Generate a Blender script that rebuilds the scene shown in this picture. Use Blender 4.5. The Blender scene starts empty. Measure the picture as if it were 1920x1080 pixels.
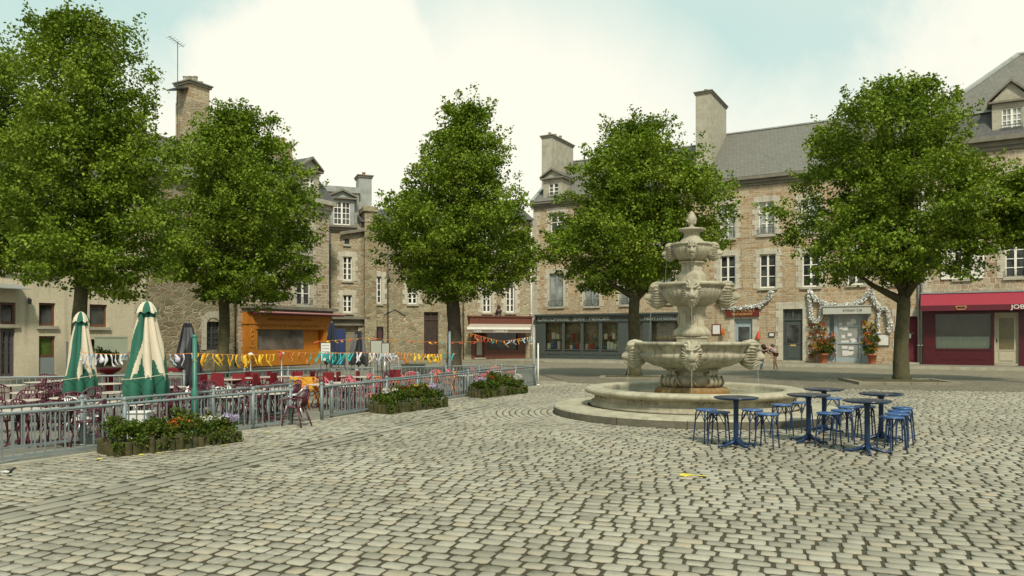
import bpy, math, random
import numpy as np
from mathutils import Vector, Matrix
R = math.radians
random.seed(7)
rng = np.random.default_rng(7)
S = bpy.context.scene
COL = S.collection

# ------------------------------------------------------------------ camera
F, HOR, CH = 1400.0, 632.0, 1.6          # focal length (photo pixels), horizon row, eye height
cam_d = bpy.data.cameras.new('camera'); cam = bpy.data.objects.new('camera', cam_d); COL.objects.link(cam)
cam.location = (0, 0, CH); cam.rotation_euler = (R(90), 0, 0)
cam_d.sensor_width = 36; cam_d.lens = 36 * F / 1920; cam_d.shift_y = (HOR - 540) / 1920
cam_d.clip_start = .1; cam_d.clip_end = 3000
S.camera = cam
S.view_settings.view_transform = 'Standard'; S.view_settings.look = 'None'
S.view_settings.exposure = 0.2; S.view_settings.gamma = 1.0
S.render.resolution_x = 1024; S.render.resolution_y = 576
S.cycles.max_bounces = 6; S.cycles.transparent_max_bounces = 8; S.cycles.use_denoising = True
S.cycles.caustics_reflective = False; S.cycles.caustics_refractive = False

# ------------------------------------------------------------------ sun and sky
SUN_EL, SUN_AZ = 50, 170                  # azimuth clockwise from +Y
sd = bpy.data.lights.new('sun', 'SUN'); sd.energy = 3.6; sd.angle = R(7); sd.color = (1, .92, .77)
so = bpy.data.objects.new('sun', sd); COL.objects.link(so)
sdir = Vector((math.sin(R(SUN_AZ)) * math.cos(R(SUN_EL)), math.cos(R(SUN_AZ)) * math.cos(R(SUN_EL)), math.sin(R(SUN_EL))))
so.rotation_euler = sdir.to_track_quat('Z', 'Y').to_euler(); so.location = (0, 0, 40)

W = bpy.data.worlds.new('World'); S.world = W; W.use_nodes = True
wt = W.node_tree; wt.nodes.clear()
def N(t, typ, **kw):
    n = t.nodes.new(typ)
    for k, v in kw.items():
        if k in n.inputs: n.inputs[k].default_value = v
        else: setattr(n, k, v)
    return n
def MATH(t, op, a, b=None, clamp=False):
    n = t.nodes.new('ShaderNodeMath'); n.operation = op; n.use_clamp = clamp
    for i, v in enumerate((a, b)):
        if v is None: continue
        if isinstance(v, (int, float)): n.inputs[i].default_value = v
        else: t.links.new(v, n.inputs[i])
    return n.outputs[0]
sky = N(wt, 'ShaderNodeTexSky', sky_type='NISHITA', sun_disc=False, sun_elevation=R(SUN_EL), sun_rotation=R(SUN_AZ), altitude=50, air_density=1.0, dust_density=2.5, ozone_density=1.0)
tc = N(wt, 'ShaderNodeTexCoord'); D_ = tc.outputs['Generated']
def pdir(px, py): return Vector(((px - 960) / F, 1, (HOR - py) / F)).normalized()
nz = N(wt, 'ShaderNodeTexNoise', Scale=5.0, Detail=9.0, Roughness=.58, Distortion=.35)
wt.links.new(D_, nz.inputs['Vector'])
nzb = N(wt, 'ShaderNodeTexNoise', Scale=1.8, Detail=4.0, Roughness=.5)
wt.links.new(D_, nzb.inputs['Vector'])
def blob(px, py, r, soft, nstr):
    dt = wt.nodes.new('ShaderNodeVectorMath'); dt.operation = 'DISTANCE'
    dt.inputs[1].default_value = pdir(px, py); wt.links.new(D_, dt.inputs[0])
    a = MATH(wt, 'ADD', dt.outputs['Value'], MATH(wt, 'MULTIPLY', MATH(wt, 'SUBTRACT', nz.outputs['Fac'], .5), nstr))
    m = N(wt, 'ShaderNodeMapRange', interpolation_type='SMOOTHSTEP'); wt.links.new(a, m.inputs['Value'])
    m.inputs['From Min'].default_value = r - soft; m.inputs['From Max'].default_value = r + soft
    m.inputs['To Min'].default_value = 1; m.inputs['To Max'].default_value = 0
    return m.outputs[0]
c1 = blob(640, 240, .185, .035, .16)
c2 = blob(1960, 120, .15, .09, .35)
c4 = blob(960, 420, .30, .10, .15)
sep = N(wt, 'ShaderNodeSeparateXYZ'); wt.links.new(D_, sep.inputs[0])
hz = N(wt, 'ShaderNodeMapRange', interpolation_type='SMOOTHSTEP')
wt.links.new(MATH(wt, 'ADD', sep.outputs['Z'], MATH(wt, 'MULTIPLY', MATH(wt, 'SUBTRACT', nz.outputs['Fac'], .5), .22)), hz.inputs['Value'])
hz.inputs['From Min'].default_value = .20; hz.inputs['From Max'].default_value = .38
hz.inputs['To Min'].default_value = 1; hz.inputs['To Max'].default_value = 0
hi = N(wt, 'ShaderNodeMapRange'); wt.links.new(nzb.outputs['Fac'], hi.inputs['Value'])
hi.inputs['From Min'].default_value = .42; hi.inputs['From Max'].default_value = .62
up = MATH(wt, 'MULTIPLY', hi.outputs[0], .25)
cl = MATH(wt, 'MAXIMUM', MATH(wt, 'MAXIMUM', c1, c2), MATH(wt, 'MAXIMUM', hz.outputs[0], c4))
cl = MATH(wt, 'MAXIMUM', cl, up, True)
haze_mix = N(wt, 'ShaderNodeMix', data_type='RGBA'); haze_mix.inputs[0].default_value = .8
skm = N(wt, 'ShaderNodeVectorMath', operation='SCALE'); skm.inputs['Scale'].default_value = .12
wt.links.new(sky.outputs[0], skm.inputs[0]); wt.links.new(skm.outputs[0], haze_mix.inputs[6])
haze_mix.inputs[7].default_value = (.62, .88, .80, 1)
cmx = N(wt, 'ShaderNodeMix', data_type='RGBA')
wt.links.new(cl, cmx.inputs[0]); wt.links.new(haze_mix.outputs[2], cmx.inputs[6])
cmx.inputs[7].default_value = (1.05, 1.02, .88, 1)
bg = N(wt, 'ShaderNodeBackground', Strength=.86); wt.links.new(cmx.outputs[2], bg.inputs[0])
wo = N(wt, 'ShaderNodeOutputWorld'); wt.links.new(bg.outputs[0], wo.inputs[0])

# ------------------------------------------------------------------ helpers
def G(px, py):                           # a point of the ground seen at a photo pixel
    D = CH * F / (py - HOR); return Vector(((px - 960) / F * D, D, 0))
def GZ(px, py, z):                       # a point at height z seen at a photo pixel
    D = (CH - z) * F / (py - HOR); return Vector(((px - 960) / F * D, D, z))
def GD(px, D, z=0): return Vector(((px - 960) / F * D, D, z))

class MB:
    def __init__(s): s.v = []; s.f = []; s.m = []
    def add(s, vs, fs, mi=0):
        o = len(s.v); s.v += [tuple(v) for v in vs]
        s.f += [tuple(i + o for i in f) for f in fs]; s.m += [mi] * len(fs); return s
    def box(s, x0, x1, y0, y1, z0, z1, mi=0, M=None):
        vs = [Vector((x, y, z)) for z in (z0, z1) for x, y in ((x0, y0), (x1, y0), (x1, y1), (x0, y1))]
        if M is not None: vs = [M @ v for v in vs]
        return s.add(vs, [(3, 2, 1, 0), (4, 5, 6, 7), (0, 1, 5, 4), (1, 2, 6, 5), (2, 3, 7, 6), (3, 0, 4, 7)], mi)
    def tube(s, pts, rad, n=8, mi=0, cap=True):
        pts = [Vector(p) for p in pts]
        if not isinstance(rad, (list, tuple)): rad = [rad] * len(pts)
        rings = []; ref = None
        for i, p in enumerate(pts):
            t = (pts[min(i + 1, len(pts) - 1)] - pts[max(i - 1, 0)])
            if t.length < 1e-9: t = Vector((0, 0, 1))
            t.normalize()
            if ref is None: ref = Vector((1, 0, 0)) if abs(t.x) < .9 else Vector((0, 1, 0))
            a = (ref - t * ref.dot(t)).normalized(); ref = a; b = t.cross(a)
            rings.append([p + (a * math.cos(2 * math.pi * k / n) + b * math.sin(2 * math.pi * k / n)) * rad[i] for k in range(n)])
        vs = [v for r in rings for v in r]; fs = []
        for i in range(len(pts) - 1):
            for k in range(n):
                k2 = (k + 1) % n; fs.append((i * n + k, i * n + k2, (i + 1) * n + k2, (i + 1) * n + k))
        if cap: fs.append(tuple(range(n - 1, -1, -1))); fs.append(tuple((len(pts) - 1) * n + k for k in range(n)))
        return s.add(vs, fs, mi)
    def lathe(s, prof, n=32, c=(0, 0), mi=0, mod=None, capb=False, capt=False):
        vs = []; fs = []
        for i, (r, z) in enumerate(prof):
            for k in range(n):
                a = 2 * math.pi * k / n; rr = r * (mod(a, i, z) if mod else 1)
                vs.append((c[0] + rr * math.cos(a), c[1] + rr * math.sin(a), z))
        for i in range(len(prof) - 1):
            for k in range(n):
                k2 = (k + 1) % n; fs.append((i * n + k, i * n + k2, (i + 1) * n + k2, (i + 1) * n + k))
        if capb: fs.append(tuple(range(n - 1, -1, -1)))
        if capt: fs.append(tuple((len(prof) - 1) * n + k for k in range(n)))
        return s.add(vs, fs, mi)
    def prism(s, poly, a0, a1, axis='y', mi=0, M=None):    # polygon in the plane across the axis
        n = len(poly); vs = []
        for a in (a0, a1):
            for p in poly:
                v = {'y': (p[0], a, p[1]), 'x': (a, p[0], p[1]), 'z': (p[0], p[1], a)}[axis]
                vs.append(M @ Vector(v) if M is not None else v)
        fs = [tuple(range(n)), tuple(range(2 * n - 1, n - 1, -1))]
        for i in range(n): j = (i + 1) % n; fs.append((i, i + n, j + n, j))
        return s.add(vs, fs, mi)
    def build(s, name, mats, parent=None, smooth=False, bevel=0, loc=None):
        me = bpy.data.meshes.new(name); me.from_pydata(s.v, [], s.f)
        if not isinstance(mats, (list, tuple)): mats = [mats]
        for m in mats: me.materials.append(m)
        if any(s.m): me.polygons.foreach_set('material_index', s.m)
        import bmesh
        bm = bmesh.new(); bm.from_mesh(me); bmesh.ops.recalc_face_normals(bm, faces=bm.faces); bm.to_mesh(me); bm.free()
        if smooth: me.polygons.foreach_set('use_smooth', [True] * len(me.polygons))
        me.update()
        o = bpy.data.objects.new(name, me); COL.objects.link(o)
        if parent: o.parent = parent
        if loc is not None: o.location = loc
        if bevel:
            b = o.modifiers.new('bevel', 'BEVEL'); b.width = bevel; b.segments = 2; b.limit_method = 'ANGLE'
        return o
def npmesh(name, V, Q, mats, parent=None, smooth=False, cols=None):
    me = bpy.data.meshes.new(name); k = Q.shape[1]
    me.vertices.add(len(V)); me.vertices.foreach_set('co', np.ascontiguousarray(V, dtype=np.float32).ravel())
    me.loops.add(Q.size); me.loops.foreach_set('vertex_index', np.ascontiguousarray(Q, dtype=np.int32).ravel())
    me.polygons.add(len(Q)); me.polygons.foreach_set('loop_start', np.arange(0, Q.size, k, dtype=np.int32))
    me.update(calc_edges=True)
    if smooth: me.polygons.foreach_set('use_smooth', np.ones(len(Q), dtype=bool))
    if cols is not None:
        at = me.attributes.new('tone', 'FLOAT', 'POINT'); at.data.foreach_set('value', np.ascontiguousarray(cols, dtype=np.float32))
    for m in (mats if isinstance(mats, (list, tuple)) else [mats]): me.materials.append(m)
    me.validate()
    o = bpy.data.objects.new(name, me); COL.objects.link(o)
    if parent: o.parent = parent
    return o
def empty(name, loc=(0, 0, 0), rz=0.0):
    o = bpy.data.objects.new(name, None); COL.objects.link(o); o.location = loc; o.rotation_euler = (0, 0, rz)
    o.empty_display_size = .2; return o
def tag(o, label=None, cat=None, group=None, kind=None):
    if label: o['label'] = label
    if cat: o['category'] = cat
    if group: o['group'] = group
    if kind: o['kind'] = kind
    return o
def copy_tree(o, parent=None):
    c = o.copy(); COL.objects.link(c)
    if parent: c.parent = parent
    for ch in list(o.children): copy_tree(ch, c)
    return c
def text(name, s, size, loc, rot, m, parent, ext=.008, sx=1.0, align='CENTER'):
    cu = bpy.data.curves.new(name, 'FONT'); cu.body = s; cu.size = size; cu.extrude = ext; cu.align_x = align; cu.align_y = 'CENTER'
    to = bpy.data.objects.new(name + '_tmp', cu); COL.objects.link(to)
    dg = bpy.context.evaluated_depsgraph_get(); me = bpy.data.meshes.new_from_object(to.evaluated_get(dg))
    bpy.data.objects.remove(to); me.name = name; me.materials.clear(); me.materials.append(m)
    o = bpy.data.objects.new(name, me); COL.objects.link(o); o.parent = parent; o.location = loc; o.rotation_euler = rot; o.scale = (sx, 1, 1)
    return o

# ------------------------------------------------------------------ materials
MATS = {}
def mat_base(name):
    m = bpy.data.materials.new(name); m.use_nodes = True; t = m.node_tree; t.nodes.clear()
    p = t.nodes.new('ShaderNodeBsdfPrincipled'); o = t.nodes.new('ShaderNodeOutputMaterial'); t.links.new(p.outputs[0], o.inputs[0])
    MATS[name] = m; return m, t, p
def mixc(t, fac, a, b, blend='MIX'):
    n = t.nodes.new('ShaderNodeMix'); n.data_type = 'RGBA'; n.blend_type = blend
    for i, v in ((0, fac), (6, a), (7, b)):
        if isinstance(v, (int, float)): n.inputs[i].default_value = v
        elif isinstance(v, (tuple, list)): n.inputs[i].default_value = tuple(v)[:3] + (1,)
        else: t.links.new(v, n.inputs[i])
    return n.outputs[2]
def noise(t, vec, sc, det=4, rough=.55, dist=0):
    n = N(t, 'ShaderNodeTexNoise', Scale=float(sc), Detail=float(det), Roughness=rough, Distortion=float(dist))
    if vec is not None: t.links.new(vec, n.inputs['Vector'])
    return n.outputs['Fac']
def ramp(t, v, a, b, lo=0., hi=1.):
    m = N(t, 'ShaderNodeMapRange'); t.links.new(v, m.inputs['Value'])
    m.inputs['From Min'].default_value = a; m.inputs['From Max'].default_value = b
    m.inputs['To Min'].default_value = lo; m.inputs['To Max'].default_value = hi
    return m.outputs[0]
def bump(t, p, h, strength, dist=.02, prev=None):
    b = N(t, 'ShaderNodeBump', Strength=strength, Distance=dist); t.links.new(h, b.inputs['Height'])
    if prev is not None: t.links.new(prev, b.inputs['Normal'])
    t.links.new(b.outputs[0], p.inputs['Normal']); return b.outputs[0]
def objvec(t):
    c = t.nodes.new('ShaderNodeTexCoord'); return c.outputs['Object']
def wallvec(t, distort=0.0, dsc=3.0):     # (x + y, z, 0) of the wall, a little wobbly
    v = objvec(t); s = t.nodes.new('ShaderNodeSeparateXYZ'); t.links.new(v, s.inputs[0])
    x = MATH(t, 'ADD', s.outputs[0], s.outputs[1]); z = s.outputs[2]
    if distort:
        x = MATH(t, 'ADD', x, MATH(t, 'MULTIPLY', MATH(t, 'SUBTRACT', noise(t, v, dsc, 3), .5), distort))
        z = MATH(t, 'ADD', z, MATH(t, 'MULTIPLY', MATH(t, 'SUBTRACT', noise(t, v, dsc * 1.37, 3, .6), .5), distort))
    c = t.nodes.new('ShaderNodeCombineXYZ'); t.links.new(x, c.inputs[0]); t.links.new(z, c.inputs[1]); return c.outputs[0]
def M_(name, col, rough=.6, var=.15, vs=3., bs=0., bsc=25., metal=0., spec=.5, col2=None):
    if name in MATS: return MATS[name]
    m, t, p = mat_base(name); v = objvec(t)
    c2 = col2 or tuple(min(1, c * (1 - var)) for c in col); c1 = tuple(min(1, c * (1 + var)) for c in col) if not col2 else col
    f = ramp(t, noise(t, v, vs, 5, .6), .3, .7)
    t.links.new(mixc(t, f, c1, c2), p.inputs['Base Color'])
    p.inputs['Roughness'].default_value = rough; p.inputs['Metallic'].default_value = metal; p.inputs['Specular IOR Level'].default_value = spec
    if bs: bump(t, p, noise(t, v, bsc, 5, .6), bs)
    return m
def M_brick(name, cols, mortar, bw, bh, ms=.012, distort=.05, rough=.85, bs=.6, off=.5, stain=.25, squash=1):
    m, t, p = mat_base(name); vec = wallvec(t, distort, 2.2); v = objvec(t)
    b = N(t, 'ShaderNodeTexBrick'); b.offset = off; b.squash = squash
    t.links.new(vec, b.inputs['Vector'])
    b.inputs['Scale'].default_value = 1; b.inputs['Brick Width'].default_value = bw; b.inputs['Row Height'].default_value = bh
    b.inputs['Mortar Size'].default_value = ms; b.inputs['Mortar Smooth'].default_value = .4; b.inputs['Bias'].default_value = 0
    b.inputs['Color1'].default_value = (0, 0, 0, 1); b.inputs['Color2'].default_value = (1, 1, 1, 1)
    b.inputs['Mortar'].default_value = (.5, .5, .5, 1)
    colo, faco = b.outputs['Color'], b.outputs['Fac']
    if distort > .1:
        b2 = N(t, 'ShaderNodeTexBrick'); b2.offset = .37; t.links.new(vec, b2.inputs['Vector'])
        for k_, v_ in (('Scale', 1), ('Brick Width', bw * .62), ('Row Height', bh * 1.55), ('Mortar Size', ms), ('Mortar Smooth', .4), ('Color1', (0, 0, 0, 1)), ('Color2', (1, 1, 1, 1)), ('Mortar', (.5, .5, .5, 1))): b2.inputs[k_].default_value = v_
        sel = ramp(t, noise(t, v, .55, 3), .50, .53); colo = mixc(t, sel, colo, b2.outputs['Color']); mf = t.nodes.new('ShaderNodeMix'); t.links.new(sel, mf.inputs[0]); t.links.new(faco, mf.inputs[2]); t.links.new(b2.outputs['Fac'], mf.inputs[3]); faco = mf.outputs[0]
    r = ramp(t, colo, 0, 1)
    c = mixc(t, ramp(t, r, 0, .5), cols[0], cols[1]); c = mixc(t, ramp(t, r, .5, 1), c, cols[2])
    c = mixc(t, ramp(t, noise(t, v, 9, 6, .7), .35, .7, 0, .5), c, tuple(k * .6 for k in cols[0]))
    c = mixc(t, faco, c, mortar)
    c = mixc(t, ramp(t, noise(t, v, .7, 5, .65), .42, .72, 0, stain), c, (.09, .08, .06))
    if stain > .1:
        ms_ = N(t, 'ShaderNodeMapping'); ms_.inputs['Scale'].default_value = (2.2, 2.2, .16); t.links.new(v, ms_.inputs['Vector'])
        c = mixc(t, ramp(t, noise(t, ms_.outputs[0], 1.5, 5, .6), .52, .75, 0, .45), c, (.11, .095, .065))
    t.links.new(c, p.inputs['Base Color']); p.inputs['Roughness'].default_value = rough; p.inputs['Specular IOR Level'].default_value = .25
    h = MATH(t, 'ADD', MATH(t, 'MULTIPLY', faco, -1.0), MATH(t, 'MULTIPLY', noise(t, v, 14, 5, .7), 1.2))
    bump(t, p, h, bs, .03); return m
def M_rubble(name, cols, mortar, sc=3.0, zs=1.7, edge=.05, stain=.3, bs=.8):
    m, t, p = mat_base(name); v = objvec(t)
    mp = N(t, 'ShaderNodeMapping'); mp.inputs['Scale'].default_value = (1, 1, zs)
    nn = N(t, 'ShaderNodeTexNoise', Scale=2.5, Detail=3.0); t.links.new(v, nn.inputs['Vector'])
    mx = N(t, 'ShaderNodeVectorMath', operation='MULTIPLY_ADD'); t.links.new(nn.outputs['Color'], mx.inputs[0]); mx.inputs[1].default_value = (.25, .25, .25); t.links.new(v, mx.inputs[2])
    t.links.new(mx.outputs[0], mp.inputs['Vector'])
    vo = N(t, 'ShaderNodeTexVoronoi', Scale=sc); t.links.new(mp.outputs[0], vo.inputs['Vector'])
    ve = N(t, 'ShaderNodeTexVoronoi', Scale=sc, feature='DISTANCE_TO_EDGE'); t.links.new(mp.outputs[0], ve.inputs['Vector'])
    sp = N(t, 'ShaderNodeSeparateColor'); t.links.new(vo.outputs['Color'], sp.inputs[0])
    c = mixc(t, sp.outputs[0], cols[0], cols[1]); c = mixc(t, ramp(t, sp.outputs[1], .6, 1), c, cols[2])
    c = mixc(t, ramp(t, noise(t, v, 11, 6, .7), .35, .75, 0, .55), c, tuple(k * .5 for k in cols[0]))
    ef = ramp(t, ve.outputs['Distance'], edge * .3, edge, 1, 0)
    ef = MATH(t, 'MULTIPLY', ef, ramp(t, noise(t, v, 1.3, 3), .3, .6, .25, 1))
    c = mixc(t, ef, c, mortar)
    c = mixc(t, ramp(t, noise(t, v, .6, 5, .65), .4, .7, 0, stain), c, (.07, .06, .04))
    t.links.new(c, p.inputs['Base Color']); p.inputs['Roughness'].default_value = .9; p.inputs['Specular IOR Level'].default_value = .2
    h = MATH(t, 'ADD', MATH(t, 'MULTIPLY', ef, -1.0), MATH(t, 'MULTIPLY', noise(t, v, 12, 5, .7), 1.4))
    bump(t, p, h, bs, .04); return m

BRICK = M_brick('orange_coursed_stone', [(.34, .22, .12), (.46, .335, .20), (.47, .405, .28)], (.53, .48, .355), .56, .15, .018, .26, stain=.25)
BRICK2 = M_brick('tan_coursed_stone', [(.29, .205, .13), (.46, .36, .235), (.46, .40, .29)], (.54, .49, .38), .46, .19, .022, .26, stain=.22)
ASHLAR = M_brick('dressed_stone', [(.50, .46, .36), (.56, .52, .41), (.47, .43, .34)], (.30, .27, .20), .55, .32, .006, .01, bs=.25, stain=.15)
RUBBLE = M_rubble('rubble_stone', [(.22, .185, .11), (.40, .345, .22), (.30, .20, .11)], (.46, .42, .30), 2.3, 1.9, .07)
RUBBLE2 = M_rubble('rubble_stone_pale', [(.30, .255, .16), (.46, .40, .27), (.36, .24, .14)], (.52, .47, .35), 2.5, 2.2, .07, stain=.2)
RENDERW = M_brick('cream_render', [(.60, .53, .38), (.64, .57, .41), (.62, .55, .395)], (.54, .47, .33), 1.1, .42, .006, .02, bs=.12, stain=.12)
SLATE = M_brick('roof_slate', [(.085, .083, .08), (.12, .115, .105), (.10, .10, .095)], (.05, .05, .048), .22, .11, .008, .02, rough=.6, bs=.5, stain=.1)
SLATE2 = M_brick('weathered_slate', [(.15, .145, .125), (.19, .18, .15), (.165, .16, .14)], (.10, .10, .088), .24, .12, .008, .03, rough=.7, bs=.5, stain=.15)
STONE = M_('cut_stone', (.41, .385, .30), .85, .12, 2.5, .5, 14, col2=(.27, .25, .185))
STONED = M_('dark_stone_trim', (.20, .185, .14), .85, .15, 2.5, .5, 14, col2=(.13, .12, .09))
LEAD = M_('lead_sheet', (.33, .35, .32), .5, .1, 1.8, .3, 6, col2=(.20, .21, .185))
WHITEP = M_('white_paint', (.74, .72, .64), .5, .05, 4)
GREYW = M_('grey_window_paint', (.22, .25, .25), .5, .08, 4)
BROWNW = M_('brown_window_wood', (.13, .055, .03), .5, .2, 5)
IRON = M_('wrought_iron', (.05, .05, .05), .5, .1, 4)
ZINC = M_('zinc', (.30, .31, .30), .45, .12, 3, .1, 10, metal=.3)
def M_glass(name, base=(.02, .022, .02), rough=.06, curtain=0.0):
    m, t, p = mat_base(name); v = objvec(t)
    c = mixc(t, ramp(t, noise(t, v, 1.1, 4), .42, .62), base, tuple(k * 3 + .015 for k in base))
    if curtain: c = mixc(t, curtain, c, (.42, .42, .37))
    t.links.new(c, p.inputs['Base Color']); p.inputs['Roughness'].default_value = rough
    bump(t, p, noise(t, v, 1.2, 2), .06, .05); return m
GLASS = M_glass('window_glass'); GLASSC = M_glass('curtained_glass', (.05, .055, .05), .1, .45); GLASSG = M_glass('sky_reflecting_glass', (.10, .115, .11), .05, .25)
def M_shopglass():
    m, t, p = mat_base('shop_glass'); t.nodes.remove(p)
    tr = N(t, 'ShaderNodeBsdfTransparent'); tr.inputs[0].default_value = (.9, .93, .9, 1)
    gl = N(t, 'ShaderNodeBsdfGlossy', Roughness=.03)
    mx = t.nodes.new('ShaderNodeMixShader'); fr = N(t, 'ShaderNodeFresnel', IOR=1.45)
    t.links.new(MATH(t, 'MULTIPLY', fr.outputs[0], .8), mx.inputs[0]); t.links.new(tr.outputs[0], mx.inputs[1]); t.links.new(gl.outputs[0], mx.inputs[2])
    t.links.new(mx.outputs[0], [n for n in t.nodes if n.type == 'OUTPUT_MATERIAL'][0].inputs[0]); return m
SGLASS = M_shopglass()
def solid(name, col, rough=.5, var=.08, **k): return M_(name, col, rough, var, 5, **k)
BLUEGREY = solid('blue_grey_shop_paint', (.058, .070, .064), .45, .12)
ORANGE = M_('orange_shop_paint', (.42, .155, .014), .45, .12, 4, .15, 30)
MAROONP = solid('maroon_shop_paint', (.065, .003, .008), .35, .15)
MAROONA = solid('maroon_awning_cloth', (.25, .017, .034), .8, .08)
MAROOND = solid('dark_maroon_cloth', (.10, .008, .018), .8, .08)
REDBR = solid('red_brown_shop_paint', (.12, .036, .018), .5, .15)
CREAMC = solid('cream_awning_cloth', (.36, .31, .25), .85, .08)
LTBLUE = solid('pale_blue_door_paint', (.30, .36, .37), .5, .08)
CREAMD = solid('cream_door_paint', (.42, .38, .27), .5, .06)
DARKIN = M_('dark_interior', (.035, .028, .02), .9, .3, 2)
INTER = M_('shop_interior', (.20, .12, .07), .9, .4, 1.5)
SIGNR = solid('red_sign_board', (.12, .014, .008), .5)
GOLD = solid('gold_lettering', (.55, .36, .12), .4)
SILV = M_('silver_tinsel', (.72, .72, .68), .4, .15, 20)
LETT = solid('pale_lettering', (.38, .40, .36), .6)
BARK = M_('bark', (.085, .068, .045), .95, .3, 6, 1.0, 22, col2=(.04, .033, .02))
BARKM = M_('mossy_bark', (.10, .085, .045), .95, .3, 6, 1.0, 22, col2=(.05, .052, .018))
FENCE = M_('grey_railing_paint', (.17, .20, .20), .45, .12, 6, .1, 40)
NAVY = M_('navy_metal_paint', (.006, .024, .070), .3, .2, 6, .05, 60)
NAVYT = M_('navy_table_top', (.010, .022, .05), .22, .2, 6)
BLUES = M_('blue_stool_seat', (.035, .10, .26), .3, .15, 8)
MAROON = M_('maroon_chair_metal', (.085, .014, .028), .35, .15, 8)
DRED = M_('dark_red_chair_panel', (.16, .006, .012), .45, .12, 6)
YELL = M_('yellow_chair_panel', (.62, .33, .02), .5, .08, 6)
PINK = M_('pink_chair_metal', (.48, .10, .13), .45, .12, 6)
CORAL = M_('coral_chair_metal', (.55, .12, .05), .45, .12, 6)
ORNG = M_('orange_chair_metal', (.55, .19, .03), .45, .12, 6)
TTOP = M_('marble_table_top', (.60, .54, .46), .25, .08, 4)
ALU = M_('aluminium', (.45, .45, .43), .35, .1, 8, metal=.7)
GREENC = M_('green_parasol_cloth', (.014, .105, .066), .8, .12, 6, .2, 60)
CREAMP = M_('cream_parasol_cloth', (.55, .48, .36), .8, .08, 6, .2, 60)
BLACKC = M_('black_parasol_cloth', (.018, .018, .022), .8, .2, 6, .2, 60)
NAVYC = M_('navy_parasol_cloth', (.02, .028, .055), .8, .2, 6, .2, 60)
GREENP = M_('green_post_paint', (.03, .15, .105), .45, .12, 6)
WHITEPL = M_('white_plastic', (.62, .61, .57), .5, .06, 6)
TERRA = M_('terracotta', (.38, .115, .05), .8, .12, 8, .2, 30)
SOIL = M_('soil', (.075, .055, .03), .95, .3, 8, .6, 30, col2=(.055, .065, .02))
def M_log():
    m, t, p = mat_base('mossy_log'); v = objvec(t)
    c = mixc(t, ramp(t, noise(t, v, 7, 5, .65), .35, .65), (.028, .035, .008), (.075, .062, .022))
    t.links.new(c, p.inputs['Base Color']); p.inputs['Roughness'].default_value = .95; bump(t, p, noise(t, v, 40, 5, .7), .8); return m
LOG = M_log()
def M_leaf(name, c1, c2, c3, trans=.35, sc=.9):
    m, t, p = mat_base(name); t.nodes.remove(p); v = objvec(t)
    a = N(t, 'ShaderNodeAttribute', attribute_name='tone')
    c = mixc(t, a.outputs['Fac'], c1, c2); c = mixc(t, ramp(t, noise(t, v, sc, 3), .45, .75, 0, .6), c, c3)
    d = N(t, 'ShaderNodeBsdfPrincipled', Roughness=.55); d.inputs['Specular IOR Level'].default_value = .12; t.links.new(c, d.inputs['Base Color'])
    tr = N(t, 'ShaderNodeBsdfTranslucent'); t.links.new(mixc(t, 1.0, c, (1.0, 1.0, .5), 'MULTIPLY'), tr.inputs[0])
    mx = t.nodes.new('ShaderNodeMixShader'); mx.inputs[0].default_value = trans
    t.links.new(d.outputs[0], mx.inputs[1]); t.links.new(tr.outputs[0], mx.inputs[2])
    t.links.new(mx.outputs[0], [n for n in t.nodes if n.type == 'OUTPUT_MATERIAL'][0].inputs[0]); return m
LEAF = M_leaf('tree_leaves', (.062, .112, .010), (.19, .275, .024), (.32, .39, .05), .22)
PLANT = M_leaf('flower_bed_leaves', (.03, .065, .010), (.10, .14, .018), (.16, .14, .02), .25, 4)
PLANT2 = M_leaf('pot_plant_leaves', (.03, .06, .012), (.08, .12, .02), (.12, .12, .02), .2, 4)
def petal(name, c): return M_leaf(name, tuple(k * .8 for k in c), c, c, .2, 3)
PLIL = petal('lilac_petals', (.50, .42, .62)); PRED = petal('red_petals', (.42, .05, .03)); PYEL = petal('yellow_petals', (.65, .42, .05)); PORA = petal('orange_petals', (.6, .16, .03)); PWHI = petal('white_petals', (.68, .66, .6))
def M_fount(name, rust=0.0, moss=.2):
    m, t, p = mat_base(name); v = objvec(t)
    n1 = noise(t, v, 2.2, 6, .65); n2 = noise(t, v, 9, 6, .7)
    c = mixc(t, ramp(t, n1, .35, .65), (.44, .405, .295), (.27, .245, .175))
    c = mixc(t, ramp(t, n2, .5, .75, 0, .45), c, (.20, .19, .12))
    mp = N(t, 'ShaderNodeMapping'); mp.inputs['Scale'].default_value = (7, 7, .7); t.links.new(v, mp.inputs['Vector'])
    st = noise(t, mp.outputs[0], 1.6, 4, .6); c = mixc(t, ramp(t, st, .48, .72, 0, moss + .15), c, (.10, .092, .058))
    if rust:
        s = t.nodes.new('ShaderNodeSeparateXYZ'); t.links.new(v, s.inputs[0])
        low = ramp(t, MATH(t, 'ADD', s.outputs[2], MATH(t, 'MULTIPLY', MATH(t, 'SUBTRACT', st, .5), .5)), .74, .46)
        c = mixc(t, MATH(t, 'MULTIPLY', low, rust), c, mixc(t, ramp(t, n2, .35, .65), (.26, .10, .018), (.14, .115, .035)))
    t.links.new(c, p.inputs['Base Color']); p.inputs['Roughness'].default_value = .8; p.inputs['Specular IOR Level'].default_value = .3
    bump(t, p, noise(t, v, 30, 6, .7), .35, .01); return m
FST = M_fount('fountain_stone'); FSTR = M_fount('rust_stained_fountain_stone', 1.0, .75); FSTM = M_fount('mossy_fountain_stone', 0, .6)
FKERB = M_fount('weathered_kerb_stone', 0, .4)
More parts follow.
